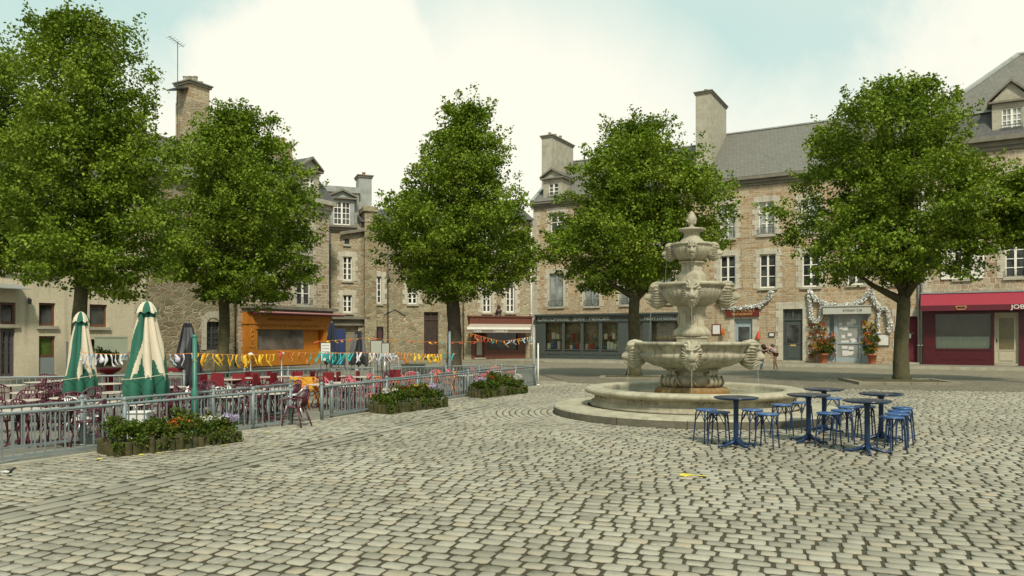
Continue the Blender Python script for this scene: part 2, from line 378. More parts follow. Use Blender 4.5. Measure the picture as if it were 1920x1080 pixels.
def M_water():
    m, t, p = mat_base('pool_water'); v = objvec(t)
    t.links.new(mixc(t, noise(t, v, 1.5, 3), (.20, .22, .16), (.27, .28, .20)), p.inputs['Base Color'])
    p.inputs['Roughness'].default_value = .12; bump(t, p, noise(t, v, 9, 3), .15, .02); return m
WATER = M_water()
def M_stream():
    m, t, p = mat_base('falling_water'); p.inputs['Base Color'].default_value = (.9, .93, .95, 1); p.inputs['Roughness'].default_value = .1
    p.inputs['Transmission Weight'].default_value = .7; p.inputs['IOR'].default_value = 1.33; return m
STREAM = M_stream()
def M_cob():
    m, t, p = mat_base('granite_setts'); v = objvec(t)
    a = N(t, 'ShaderNodeAttribute', attribute_name='tone')
    c = mixc(t, ramp(t, a.outputs['Fac'], 0, .7), (.235, .218, .168), (.365, .342, .270)); c = mixc(t, ramp(t, a.outputs['Fac'], .7, 1), c, (.34, .29, .205))
    c = mixc(t, ramp(t, noise(t, v, 35, 6, .75), .4, .7, 0, .35), c, (.17, .155, .115))
    c = mixc(t, ramp(t, noise(t, v, .35, 5, .6), .45, .68, 0, .6), c, (.15, .14, .10))
    sz_ = t.nodes.new('ShaderNodeSeparateXYZ'); t.links.new(v, sz_.inputs[0])
    c = mixc(t, ramp(t, MATH(t, 'ADD', sz_.outputs[2], MATH(t, 'MULTIPLY', MATH(t, 'SUBTRACT', noise(t, v, 20, 4), .5), .008)), -.002, -.009, 0, 1), c, (.050, .042, .024))
    c = mixc(t, ramp(t, noise(t, v, 7, 4, .6), .60, .72, 0, .35), c, (.10, .10, .045))
    t.links.new(c, p.inputs['Base Color']); p.inputs['Roughness'].default_value = .72; p.inputs['Specular IOR Level'].default_value = .35
    bump(t, p, noise(t, v, 60, 6, .7), .35, .006); return m
COB = M_cob()
def M_joint():
    m, t, p = mat_base('sett_joints'); v = objvec(t)
    c = mixc(t, ramp(t, noise(t, v, 3, 5), .4, .65), (.060, .048, .026), (.050, .048, .02))
    t.links.new(c, p.inputs['Base Color']); p.inputs['Roughness'].default_value = .95; bump(t, p, noise(t, v, 50, 5), .6); return m
JOINT = M_joint()
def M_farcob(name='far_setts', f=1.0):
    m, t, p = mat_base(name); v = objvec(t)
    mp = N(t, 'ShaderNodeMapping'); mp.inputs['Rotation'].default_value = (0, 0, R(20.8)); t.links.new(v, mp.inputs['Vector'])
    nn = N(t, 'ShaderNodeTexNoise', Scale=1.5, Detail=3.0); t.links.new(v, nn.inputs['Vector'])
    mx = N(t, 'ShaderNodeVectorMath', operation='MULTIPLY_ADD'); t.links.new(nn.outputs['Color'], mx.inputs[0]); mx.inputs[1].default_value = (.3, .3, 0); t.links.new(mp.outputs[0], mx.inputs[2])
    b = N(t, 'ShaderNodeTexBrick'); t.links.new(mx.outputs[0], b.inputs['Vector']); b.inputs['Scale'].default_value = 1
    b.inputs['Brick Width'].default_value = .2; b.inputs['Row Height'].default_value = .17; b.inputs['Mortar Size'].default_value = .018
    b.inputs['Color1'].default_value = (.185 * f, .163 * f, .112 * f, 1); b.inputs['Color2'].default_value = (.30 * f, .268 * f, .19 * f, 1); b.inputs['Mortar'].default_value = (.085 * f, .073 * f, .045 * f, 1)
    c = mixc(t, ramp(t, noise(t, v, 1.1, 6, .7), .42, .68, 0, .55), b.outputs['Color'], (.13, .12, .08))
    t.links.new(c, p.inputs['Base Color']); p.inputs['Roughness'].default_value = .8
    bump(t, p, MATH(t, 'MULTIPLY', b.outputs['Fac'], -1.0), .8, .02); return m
FARCOB = M_farcob()
ASPH = M_('worn_asphalt', (.20, .18, .13), .9, .12, 1.2, .9, 25, col2=(.14, .125, .088))
PAVE = M_brick('terrace_paving', [(.19, .18, .145), (.23, .215, .17), (.21, .195, .155)], (.13, .12, .09), .6, .4, .01, .02, bs=.2)
def M_pavexy(name, c1, c2, mo, bw, bh, rot=0):
    m, t, p = mat_base(name); v = objvec(t)
    mp = N(t, 'ShaderNodeMapping'); mp.inputs['Rotation'].default_value = (0, 0, rot); t.links.new(v, mp.inputs['Vector'])
    b = N(t, 'ShaderNodeTexBrick'); t.links.new(mp.outputs[0], b.inputs['Vector']); b.inputs['Scale'].default_value = 1
    b.inputs['Brick Width'].default_value = bw; b.inputs['Row Height'].default_value = bh; b.inputs['Mortar Size'].default_value = .012
    b.inputs['Color1'].default_value = c1 + (1,); b.inputs['Color2'].default_value = c2 + (1,); b.inputs['Mortar'].default_value = mo + (1,)
    c = mixc(t, ramp(t, noise(t, v, 1.3, 6, .7), .4, .7, 0, .5), b.outputs['Color'], tuple(k * .6 for k in c1))
    t.links.new(c, p.inputs['Base Color']); p.inputs['Roughness'].default_value = .85; bump(t, p, noise(t, v, 30, 5), .3); return m
PAVET = M_pavexy('terrace_flagstones', (.17, .16, .125), (.22, .205, .16), (.10, .095, .07), .8, .5, R(25))
PAVES = M_pavexy('pavement_flags', (.19, .175, .13), (.24, .22, .165), (.10, .09, .065), .9, .6, R(30))

# ------------------------------------------------------------------ ground
def sheet(name, poly, z, m, kind='structure'):
    o = MB().add([(p[0], p[1], z) for p in poly], [tuple(range(len(poly)))]).build(name, m); tag(o, kind=kind); return o
sheet('ground', [(-400, -60), (400, -60), (400, 700), (-400, 700)], -.035, M_('far_ground', (.16, .15, .11), .9, .2, .5))
FP = [G(-260, 930), G(0, 875), G(240, 842), G(480, 807), G(550, 799), G(627, 785), G(882, 745), G(1006, 724)]
fdir = (FP[-1] - FP[1]).normalized()
FCX, FCY = 337 / 1400 * 15.83, 15.83      # fountain centre
def fence_x(y):                          # x of the railing line at depth y
    ys = [p.y for p in FP]; xs = [p.x for p in FP]; return np.interp(y, ys, xs)
joint = sheet('sett_bed', [(-30, 1.5), (30, 1.5), (30, 27.2), (-30, 27.2)], -.014, JOINT)
sheet('far_sett_paving', [(-40, 27.0), (45, 27.0), (45, 75), (-40, 75)], -.012, FARCOB)
# near setts: one mesh of individual blocks
def setts():
    va = Vector((.355, .935)).normalized(); ua = Vector((va.y, -va.x))
    V = []; Q = []; T = []
    la, lb = G(0, 970), G(880, 770); ld = (lb - la).normalized(); ln = Vector((ld.y, -ld.x, 0))
    def ok(x, y):
        if y < 3.4 or y > 27.1: return False
        if abs(x) > .72 * y + .6: return False
        if x < fence_x(y) - .05: return False
        r = math.hypot(x - FCX, y - FCY)
        if r < 4.28: return False
        d = (Vector((x, y, 0)) - la).dot(ln)
        if abs(d) < .30 and y < 17.5: return False
        return True
    def stone(cx, cy, ax, ay, hu, hv, near, tone):
        # ax, ay unit axes; half sizes
        o = len(V); zt = random.uniform(-.004, .005); tx = random.uniform(-.02, .02); ty = random.uniform(-.02, .02)
        def P(a, b, z): V.append((cx + ax[0] * a + ay[0] * b, cy + ax[1] * a + ay[1] * b, z)); T.append(tone)
        if near:
            k = 8; jit = [(random.uniform(-.006, .006), random.uniform(-.006, .006)) for _ in range(8)]
            c = .30
            base = [(-1, -1 + c), (-1 + c, -1), (1 - c, -1), (1, -1 + c), (1, 1 - c), (1 - c, 1), (-1 + c, 1), (-1, 1 - c)]
            for s_, z in ((1.0, -.045), (.98, -.006), (.92, .0005)):
                for (a, b), (j1, j2) in zip(base, jit):
                    aa = (a * hu + j1) * s_; bb = (b * hv + j2) * s_
                    P(aa, bb, z + zt + (tx * aa + ty * bb if z > -.03 else 0))
            for i in range(2):
                for q in range(8): Q.append((o + i * 8 + q, o + i * 8 + (q + 1) % 8, o + (i + 1) * 8 + (q + 1) % 8, o + (i + 1) * 8 + q))
            t0 = o + 16
            Q.append((t0 + 7, t0, t0 + 1, t0 + 2)); Q.append((t0 + 7, t0 + 2, t0 + 3, t0 + 6)); Q.append((t0 + 6, t0 + 3, t0 + 4, t0 + 5))
        else:
            j = [(random.uniform(-.008, .008), random.uniform(-.008, .008)) for _ in range(4)]
            for s_, z in ((1.0, -.04), (.975, -.006), (.86, .001)):
                for (a, b), (j1, j2) in zip(((-1, -1), (1, -1), (1, 1), (-1, 1)), j): P((a * hu + j1) * s_, (b * hv + j2) * s_, z + zt)
            for i in range(2):
                for q in range(4): Q.append((o + i * 4 + q, o + i * 4 + (q + 1) % 4, o + (i + 1) * 4 + (q + 1) % 4, o + (i + 1) * 4 + q))
            Q.append((o + 8, o + 9, o + 10, o + 11))
    rh = .150; v = 0.0; row = 0
    while v < 38:
        h = rh * random.uniform(.9, 1.1); u = -24 + random.uniform(0, .2); wob = random.uniform(0, 6)
        while u < 24:
            w = random.uniform(.135, .20) if random.random() < .9 else random.uniform(.20, .26)
            uc = u + w / 2; vv = v + h / 2 + .05 * math.sin(uc * .55 + .05 * row) + .008 * math.sin(uc * 2.3 + row * .31 + 1)
            x = ua.x * uc + va.x * vv; y = ua.y * uc + va.y * vv
            if ok(x, y):
                stone(x, y, ua, va, w / 2 - random.uniform(.008, .016), h / 2 - random.uniform(.007, .014), y < 12.5, random.random())
            u += w
        v += h; row += 1
    r = 2.93
    while r < 4.35:
        h = .135; n = int(2 * math.pi * (r + h / 2) / .17); off = random.random()
        for k in range(n):
            a = 2 * math.pi * (k + off) / n; ax = (-math.sin(a), math.cos(a)); ay = (math.cos(a), math.sin(a)); rr = r + h / 2
            x = FCX + ay[0] * rr; y = FCY + ay[1] * rr
            if x > fence_x(y): stone(x, y, ax, ay, .072, h / 2 - .01, y < 14, random.random())
        r += h
    # channel line with long blocks
    for off, hv in ((-.21, .075), (0.0, .11), (.21, .075)):
        s = -6.0
        while s < 11.5:
            w = random.uniform(.3, .5); p = la + ld * (s + w / 2) + ln * off
            if p.y > 3.5 and p.x > fence_x(p.y): stone(p.x, p.y, (ld.x, ld.y), (ln.x, ln.y), w / 2 - .008, hv - .008, True, random.random() * .5)
            s += w
    return npmesh('cobbled_plaza', np.array(V), np.array(Q), COB, smooth=False, cols=np.array(T))
tag(setts(), kind='structure')
terr = [(p.x - .02, p.y) for p in FP] + [(fence_x(26) - .3, 27.3), (-2.2, 46), (-11, 46), (-30, 20), (-40, 5)]
sheet('terrace_paving', terr, -.006, PAVET)
kb = MB()
for a, b in zip(FP[:-1], FP[1:]):
    d = (b - a); L = d.length; d.normalize(); M = Matrix.Translation(a) @ Matrix.Rotation(math.atan2(d.y, d.x), 4, 'Z'); s = 0
    while s < L - .05:
        w = min(.9, L - s); kb.box(s + .004, s + w - .004, -.03, .14, -.03, .018, 0, M); s += w
tag(kb.build('terrace_kerb', STONE), kind='structure')
AR = sheet('painted_shade_sett_strip', [(fence_x(26) + 1.2, 26.2), (6, 24.2), (12.5, 22.4), (24, 20), (36, 17), (40, 22), (26, 27.5), (14, 29.6), (5, 32), (1, 33.5)], .006, M_farcob('tree_shade_dark_setts', .80))  # darker sett colour stands in for the shade under the trees

# ------------------------------------------------------------------ facades
class Fac:
    """a facade line on the ground: origin, direction along it (to the viewer's right); local y points into the building"""
    def __init__(s, p0, d):
        s.p = Vector((p0[0], p0[1], 0)); s.d = Vector((d[0], d[1], 0)).normalized(); s.n = Vector((-s.d.y, s.d.x, 0)); s.rz = math.atan2(s.d.y, s.d.x)
    def s(s_, px, t=0.0):
        k = (px - 960) / F; p = s_.p + s_.n * t; return (k * p.y - p.x) / (s_.d.x - k * s_.d.y)
    def D(s_, px, t=0.0): return (s_.p + s_.n * t + s_.d * s_.s(px, t)).y
    def z(s_, px, py, t=0.0): return CH + (HOR - py) * s_.D(px, t) / F
    def rect(s_, x0, y0, x1, y1, t=0.0):
        c = (x0 + x1) / 2; return (s_.s(x0, t), s_.s(x1, t), s_.z(c, y1, t), s_.z(c, y0, t))
    def root(s_, name, label, cat, s0=0.0, **k):
        o = empty(name, s_.p + s_.d * s0, s_.rz); return tag(o, label, cat, **k)

def wall_mesh(x0, x1, z0, z1, holes, depth, dp=.24, seg_top=None, mb=None):
    mb = mb or MB(); xs = sorted({x0, x1} | {min(max(v, x0), x1) for h in holes for v in h[:2]}); zs = sorted({z0, z1} | {min(max(v, z0), z1) for h in holes for v in h[2:4]})
    for i in range(len(xs) - 1):
        for j in range(len(zs) - 1):
            cx = (xs[i] + xs[i + 1]) / 2; cz = (zs[j] + zs[j + 1]) / 2
            if any(h[0] < cx < h[1] and h[2] < cz < h[3] for h in holes): continue
            mb.add([(xs[i], 0, zs[j]), (xs[i + 1], 0, zs[j]), (xs[i + 1], 0, zs[j + 1]), (xs[i], 0, zs[j + 1])], [(0, 1, 2, 3)])
    for h in holes:
        a, b, c, d = h[:4]
        mb.add([(a, 0, c), (b, 0, c), (b, 0, d), (a, 0, d), (a, dp, c), (b, dp, c), (b, dp, d), (a, dp, d)], [(0, 4, 5, 1), (1, 5, 6, 2), (2, 6, 7, 3), (3, 7, 4, 0), (4, 5, 6, 7)])
    mb.add([(x0, 0, z0), (x1, 0, z0), (x1, depth, z0), (x0, depth, z0), (x0, 0, z1), (x1, 0, z1), (x1, depth, z1), (x0, depth, z1)], [(0, 3, 7, 4), (1, 5, 6, 2), (3, 2, 6, 7), (4, 7, 6, 5)])
    return mb

def window(root, x0, x1, z0, z1, fm=WHITEP, gl=GLASS, rows=3, cols=2, y=.15, fr=.06, surround=None, sill=True, rail=False, mun=.022, leaf=True, label=None, shut=None):
    mb = MB(); yf, yb = y - .05, y + .0
    mb.box(x0 + .003, x0 + fr, yf, yb, z0 + .003, z1 - .003); mb.box(x1 - fr, x1 - .003, yf, yb, z0 + .003, z1 - .003)
    mb.box(x0 + fr, x1 - fr, yf, yb, z0 + .003, z0 + fr + .02); mb.box(x0 + fr, x1 - fr, yf, yb, z1 - fr, z1 - .003)
    xc = (x0 + x1) / 2
    if cols >= 2:
        st = .055 if leaf else .025
        mb.box(xc - st, xc + st, yf - .012, yb, z0 + fr + .02, z1 - fr)
    for i in range(1, rows):
        zz = z0 + fr + (z1 - z0 - 2 * fr) * i / rows; mb.box(x0 + fr, x1 - fr, yf + .012, yb - .003, zz - mun, zz + mun)
    if cols == 4:
        for q in (.25, .75): xx = x0 + (x1 - x0) * q; mb.box(xx - .02, xx + .02, yf + .009, yb - .006, z0 + fr + .02, z1 - fr)
    w = mb.build('window', fm, root)
    if label: w['label'] = label
    MB().box(x0 + fr * .5, x1 - fr * .5, y + .004, y + .012, z0 + fr * .5, z1 - fr * .5).build('pane', gl, w)
    if sill: MB().box(x0 - .10, x1 + .10, -.10, .09, z0 - .13, z0 - .004).build('sill', STONE, w)
    if surround:
        sb = MB(); z = z0 - .02; k = 0; tp = z1 + .30
        while z < z1 - .02:
            h = min(.32, z1 - z); wd = .22 if k % 2 else .36
            for sx, e in ((-1, x0 - .004), (1, x1 + .004)):
                a, b = (e - wd, e + .008) if sx < 0 else (e - .008, e + wd)
                sb.box(a, b, -.022, .03, z + .004, z + h - .004)
            z += h; k += 1
        n = 3; xs = np.linspace(x0 - .30, x1 + .30, n + 1)
        for i in range(n): sb.box(xs[i] + .003, xs[i + 1] - .003, -.024, .03, z1 - .008, tp + (.05 if i == 1 else 0))
        sb.build('surround', surround, w)
    if rail:
        rb = MB(); zt = z0 + .42; rb.box(x0 - .04, x1 + .04, -.11, -.085, zt - .025, zt); rb.box(x0 - .04, x1 + .04, -.11, -.085, z0 + .03, z0 + .05)
        n = 9
        for i in range(n + 1): xx = x0 - .03 + (x1 - x0 + .06) * i / n; rb.box(xx - .007, xx + .007, -.104, -.09, z0 + .05, zt - .025)
        for i in range(n):
            if i % 2 == 0:
                xx = x0 - .03 + (x1 - x0 + .06) * (i + .5) / n
                rb.tube([(xx + .035 * math.cos(a), -.097, z0 + .22 + .09 * math.sin(a)) for a in np.linspace(0, 6.28, 9)], .006, 4)
        rb.build('balcony_rail', IRON, w)
    if shut:
        for sgn in shut:
            a, b = (x0 - .60, x0 - .03) if sgn < 0 else (x1 + .03, x1 + .60)
            s = MB(); s.box(a, a + .07, -.075, -.03, z0, z1); s.box(b - .07, b, -.075, -.03, z0, z1); s.box(a + .07, b - .07, -.075, -.03, z0, z0 + .12); s.box(a + .07, b - .07, -.075, -.03, z1 - .08, z1)
            zz = z0 + .14
            while zz < z1 - .10: s.box(a + .07, b - .07, -.066, -.038, zz, zz + .035); zz += .055
            s.box(a + .07, b - .07, -.040, -.032, z0 + .12, z1 - .08); s.build('shutter', WHITEP, w)
    return w

def door(root, x0, x1, z0, z1, m, gl=GLASS, transom=.0, glazed=(.30, .85), y=.16, surround=None, name='door', mull=False, slot=False):
    mb = MB(); zt = z1 - transom; fw = .13
    mb.box(x0 + .003, x1 - .003, y, y + .05, z0 + .003, zt - .003)
    mb.box(x0 + .003, x0 + .07, y - .06, y, z0 + .003, z1 - .003); mb.box(x1 - .07, x1 - .003, y - .06, y, z0 + .003, z1 - .003)
    if transom:
        mb.box(x0 + .07, x1 - .07, y - .055, y, zt - .06, zt + .05); mb.box(x0 + .07, x1 - .07, y - .055, y, z1 - .08, z1 - .003)
        xc = (x0 + x1) / 2; mb.box(xc - .05, xc + .05, y - .05, y, zt + .05, z1 - .08)
    h = zt - z0; ga, gb = z0 + h * glazed[0], z0 + h * glazed[1]
    for a, b in ((z0 + .12, ga - .12),):
        if b - a > .15:
            mb.box(x0 + .2, x1 - .2, y - .018, y, a, b); mb.box(x0 + .24, x1 - .24, y - .028, y - .018, a + .04, b - .04)
    if glazed[1] <= 0: pass
    mb.box(x0 + .13, x0 + .20, y - .02, y, ga, gb); mb.box(x1 - .20, x1 - .13, y - .02, y, ga, gb); mb.box(x0 + .13, x1 - .13, y - .022, y, ga - .06, ga); mb.box(x0 + .13, x1 - .13, y - .022, y, gb, gb + .06)
    d = mb.build(name, m, root)
    MB().box(x0 + .20, x1 - .20, y - .010, y - .003, ga, gb).build('pane', gl, d)
    if transom: MB().box(x0 + .07, x1 - .07, y - .008, y - .002, zt + .05, z1 - .08).build('transom_pane', gl, d)
    hb = MB(); hb.tube([(x0 + .10, y - .005, z0 + h * .45), (x0 + .10, y - .06, z0 + h * .45), (x0 + .19, y - .065, z0 + h * .45)], .012, 6); hb.box(x0 + .075, x0 + .125, y - .012, y - .002, z0 + h * .41, z0 + h * .49); hb.build('handle', IRON, d)
    if slot: MB().box((x0 + x1) / 2 - .16, (x0 + x1) / 2 + .16, y - .035, y - .024, ga - .16, ga - .08).build('letter_slot', GOLD, d)
    MB().box(x0 - .05, x1 + .05, -.12, y - .07, z0 - .10, z0 - .002).build('doorstep', STONE, d)
    if surround:
        sb = MB(); z = z0; k = 0
        while z < z1 - .02:
            hh = min(.42, z1 - z); wd = .28 if k % 2 else .40
            sb.box(x0 - wd, x0 + .004, -.022, .03, z + .004, z + hh - .004); sb.box(x1 - .004, x1 + wd, -.022, .03, z + .004, z + hh - .004); z += hh; k += 1
        sb.box(x0 - .42, (x0 + x1) / 2 - .003, -.024, .03, z1 - .006, z1 + .40); sb.box((x0 + x1) / 2 + .003, x1 + .42, -.024, .03, z1 - .006, z1 + .40)
        sb.build('surround', surround, d)
    return d

def cornice(root, x0, x1, z, m=STONED, h=.42, out=.34):
    mb = MB(); mb.box(x0 - .02, x1 + .02, -.10, .02, z - h, z - h * .70); mb.box(x0 - .04, x1 + .04, -.20, .02, z - h * .70 + .003, z - h * .35); mb.box(x0 - .06, x1 + .06, -out, .02, z - h * .35 + .003, z - .004)
    return mb.build('cornice', m, root)
def gable_roof(root, x0, x1, ze, yr, zr, m, eave=.38, depth=10.0, hipl=0, hipr=0, flash=True):
    mb = MB(); a = [(x0, -eave, ze), (x1, -eave, ze), (x1 - hipr, yr, zr), (x0 + hipl, yr, zr), (x0, depth, ze), (x1, depth, ze)]
    mb.add(a, [(0, 1, 2, 3), (4, 3, 2, 5), (0, 3, 4), (1, 5, 2), (0, 4, 5, 1)])
    r = mb.build('roof', m, root)
    if flash:
        fb = MB(); fb.box(x0 + hipl, x1 - hipr, yr - .12, yr + .12, zr - .03, zr + .06); fb.build('ridge_capping', LEAD, r)
    return r
def verge(root, pts, w=.28, h=.10):       # a lead or stone strip laid along a roof edge
    mb = MB(); a, b = Vector(pts[0]), Vector(pts[1]); d = (b - a).normalized(); sd_ = Vector((1, 0, 0)); up_ = sd_.cross(d).normalized()
    if up_.z < 0: up_ = -up_
    vs = [p + sd_ * s_ * w / 2 + up_ * u for p in (a, b) for s_, u in ((-1, -.05), (1, -.05), (1, h), (-1, h))]
    mb.add(vs, [(0, 1, 2, 3), (7, 6, 5, 4), (0, 4, 5, 1), (1, 5, 6, 2), (2, 6, 7, 3), (3, 7, 4, 0)]); return mb.build('verge', LEAD, root)
def chimney(root, x0, x1, y0, y1, z0, z1, m=STONE, pots=3, along='y', name='chimney', potm=None, brick=None):
    mb = MB(); zt = z1 - .18; mb.box(x0, x1, y0, y1, z0, zt if not brick else z1 - 1.0)
    c = mb.build(name, m, root)
    if brick: MB().box(x0 + .02, x1 - .02, y0 + .02, y1 - .02, z1 - 1.0, zt).build('brick_course', brick, c)
    cb = MB(); cb.box(x0 - .07, x1 + .07, y0 - .07, y1 + .07, zt + .002, zt + .11); cb.box(x0 - .12, x1 + .12, y0 - .12, y1 + .12, zt + .113, z1); cb.build('chimney_cap', STONED, c)
    for i in range(pots):
        t = (i + .5) / pots; px_, py_ = ((x0 + x1) / 2, y0 + (y1 - y0) * t) if along == 'y' else (x0 + (x1 - x0) * t, (y0 + y1) / 2)
        hh = .28 + .09 * ((i * 7) % 3)
        MB().lathe([(.13, z1 + .003), (.15, z1 + .05), (.115, z1 + .09), (.10, z1 + hh - .05), (.13, z1 + hh - .03), (.13, z1 + hh)], 12, (px_, py_), capt=True).build('chimney_pot', potm or STONE, c, True)
    return c
def dormer(root, x0, x1, z0, z1, zp, y0, depth, wall=STONE, roofm=SLATE, win=None, rail=False, rows=4, cols=2, gl=GLASS, tag_='dormer'):
    """a stone dormer: x0..x1 wide, wall from z0 to z1, pediment peak zp, front face at y0"""
    wx0, wx1, wz0, wz1 = win; xc = (x0 + x1) / 2
    mb = MB(); hs = [(wx0, wx1, wz0, wz1)]
    mb = wall_mesh(x0, x1, z0, z1, hs, depth, .16); mb.v = [(v[0], v[1] + y0, v[2]) for v in mb.v]
    d = mb.build(tag_, wall, root)
    pb = MB(); pb.prism([(x0 - .06, z1 + .10), (x1 + .06, z1 + .10), (xc, zp - .10)], y0 - .02, y0 + .12, 'y'); pb.build('tympanum', wall, d)
    tb = MB(); tb.box(x0 - .18, x1 + .18, y0 - .20, y0 + depth, z1 + .002, z1 + .10)
    for sx in (-1, 1):
        e = x0 - .20 if sx < 0 else x1 + .20
        poly = [(e, z1 + .103), (e, z1 + .20), (xc, zp + .05), (xc, zp - .10)]
        tb.prism(poly if sx < 0 else poly[::-1], y0 - .22, y0 + .05, 'y')
    tb.build('pediment', STONED, d)
    rb = MB()
    for sx in (-1, 1):
        e = x0 - .20 if sx < 0 else x1 + .20
        poly = [(e, z1 + .11), (e, z1 + .17), (xc, zp + .02), (xc, zp - .06)]
        rb.prism(poly, y0 + .053, y0 + depth, 'y')
    rb.build('dormer_roof', roofm, d)
    w = window(root, wx0, wx1, wz0, wz1, rows=rows, cols=cols, y=y0 + .10, rail=False, sill=False, gl=gl, fr=.05)
    if rail:
        r_ = MB(); r_.box(wx0 - .04, wx1 + .04, y0 - .10, y0 - .08, wz0 + .38, wz0 + .41)
        for i in range(10): xx = wx0 + (wx1 - wx0) * i / 9; r_.box(xx - .007, xx + .007, y0 - .096, y0 - .084, wz0 + .02, wz0 + .38)
        r_.box(wx0 - .04, wx1 + .04, y0 - .10, y0 - .08, wz0, wz0 + .02); r_.build('balcony_rail', IRON, w)
    return d
def downpipe(root, x, z0, z1, m=ZINC, y=-.07, r=.05):
    mb = MB(); mb.tube([(x, y, z0), (x, y, z1)], r, 10); z = z0 + 1
    while z < z1: mb.box(x - r - .02, x + r + .02, y - r - .015, .02, z, z + .05); z += 2.1
    return mb.build('downpipe', m, root, True)
SW = .12                                   # pavement height

# ---- right terrace of houses ------------------------------------------------
FR = Fac((1.5, 52.5), (.866, -.5))
sA, sB, sC = FR.s(999), 11.8, FR.s(1727)
# pavement in front
pv = MB(); pv.box(-1.0, 40, -3.3, .02, -.03, SW); po = pv.build('pavement', PAVES); po.location = FR.p; po.rotation_euler[2] = FR.rz; tag(po, kind='structure')
kb = MB(); x = -1.0
while x < 39: kb.box(x + .004, x + 1.1 - .004, -3.5, -3.303, -.03, SW + .01); x += 1.1
ko = kb.build('pavement_kerb', STONE); ko.location = FR.p; ko.rotation_euler[2] = FR.rz; tag(ko, kind='structure')

# house A: over the grey shopfront
A = FR.root('stone_house', 'orange stone house with a pedimented dormer above the long blue grey shopfront', 'house')
zeA = 10.75
fw = [(1030, 512, 1056, 575), (1097, 512, 1123, 574), (1164, 511, 1190, 571), (1233, 510, 1261, 568)]
uw = [(1032, 398, 1058, 468), (1099, 396, 1124, 466), (1166, 394, 1192, 463), (1235, 392, 1262, 460)]
rA = [FR.rect(*w) for w in fw]; rU = [FR.rect(*w) for w in uw]
shx0, shx1 = FR.s(1006), FR.s(1287)
zsh = FR.z(1130, 588)                     # top of the shopfront
wm = wall_mesh(0, sB - .002, -.05, zeA - .1, rA + rU + [(shx0 + .2, shx1 - .2, SW + .05, zsh - .3)], 10, .26)
wm.build('wall', BRICK, A)
# quoins on the left corner
qb = MB(); z = SW
k = 0
while z < zeA - .5: qb.box(-.015, .5 if k % 2 else .32, -.025, .05, z + .004, z + .316); z += .32; k += 1
qb.build('quoins', ASHLAR, A)
for r_ in rA: window(A, *r_, fm=GREYW, gl=GLASSG, rows=1, cols=2, surround=ASHLAR, rail=True, leaf=True)
for r_ in rU: window(A, *r_, rows=4, surround=ASHLAR, rail=True)
cornice(A, 0, sB - .02, zeA + .25)
gable_roof(A, 0, sB - .02, zeA + .26, 5.0, 14.85, SLATE2)
verge(A, [(.12, -.40, zeA + .30), (.12, 5.0, 14.92)])
chimney(A, -.02, .82, 1.3, 4.8, zeA - .3, 16.05, STONE, 4)
s0, s1 = FR.s(1022, .35), FR.s(1057, .35)
dormer(A, s0, s1, zeA + .25, FR.z(1040, 337, .35), FR.z(1040, 317, .35), .10, 3.2, win=(FR.s(1032, .35), FR.s(1050, .35), zeA + .42, FR.z(1040, 345, .35)), rail=True)
downpipe(A, -.10, SW, zeA, WHITEP)
# grey shopfront
sf = MB(); y0 = -.30
zc = FR.z(1130, 588); zb = FR.z(1040, 604) + .05; zs_ = FR.z(1040, 656)
sf.box(shx0, shx1, -.42, .03, zc - .10, zc); sf.box(shx0 + .04, shx1 - .04, -.36, .03, zc - .20, zc - .103); sf.box(shx0 + .08, shx1 - .08, -.24, .03, zb - .02, zc - .203)
sf.box(shx0 + .06, shx1 - .06, -.27, .03, zb - .06, zb - .022)
sf.box(shx0 + .08, shx1 - .08, -.20, .03, SW, SW + .12)
glz = [(1025, 1056), (1061, 1091), (1096, 1125), (1131, 1161)]
cols_ = [shx0 + .08, FR.s(1025), FR.s(1056), FR.s(1061), FR.s(1091), FR.s(1096), FR.s(1125), FR.s(1131), FR.s(1161)]
def pilaster(a, b): sf.box(a, b, -.21, .03, SW + .123, zb - .063); sf.box(a + .02, b - .02, -.235, -.21, SW + .3, zs_ - .1)
pilaster(cols_[0], cols_[1]); pilaster(cols_[2], cols_[3]); pilaster(cols_[4], cols_[5]); pilaster(cols_[6], cols_[7])
dx0, dx1 = FR.s(1196), FR.s(1208); w5a, w5b = FR.s(1224), FR.s(1278)
pilaster(cols_[8], dx0); pilaster(dx1, w5a); pilaster(w5b, shx1 - .08)
for a, b in ((cols_[1], cols_[2]), (cols_[3], cols_[4]), (cols_[5], cols_[6]), (cols_[7], cols_[8]), (w5a, w5b)):
    sf.box(a, b, -.18, .03, SW + .123, zs_ - .003); sf.box(a + .08, b - .08, -.20, -.18, SW + .30, zs_ - .25); sf.box(a + .12, b - .12, -.212, -.20, SW + .34, zs_ - .29)
    sf.box(a - .01, b + .01, -.24, -.02, zs_, zs_ + .06)
sfo = sf.build('shopfront', BLUEGREY, A)
for a, b in ((cols_[1], cols_[2]), (cols_[3], cols_[4]), (cols_[5], cols_[6]), (cols_[7], cols_[8]), (w5a, w5b), (dx0, dx1)):
    MB().box(a, b, -.125, -.115, zs_ + .06 if a != dx0 else SW + .8, zb - .063).build('shop_pane', SGLASS, sfo)
MB().box(dx0, dx1, -.12, .0, SW + .12, SW + .8).build('door_panel', BLUEGREY, sfo)
ib = MB(); ib.add([(shx0 + .2, .9, SW), (shx1 - .2, .9, SW), (shx1 - .2, .9, zb + .1), (shx0 + .2, .9, zb + .1)], [(0, 1, 2, 3)])
MB().box(cols_[1], cols_[8], .02, .24, SW, zs_ + .02).build('display_shelf', INTER, sfo)
text('lettering', 'CARTOMANIE   JEAN   MERCIER', .36, ((cols_[1] + cols_[7]) / 2 + .0, -.245, (zb + zc - .2) / 2), (R(90), 0, 0), LETT, sfo, .006, 1.05)
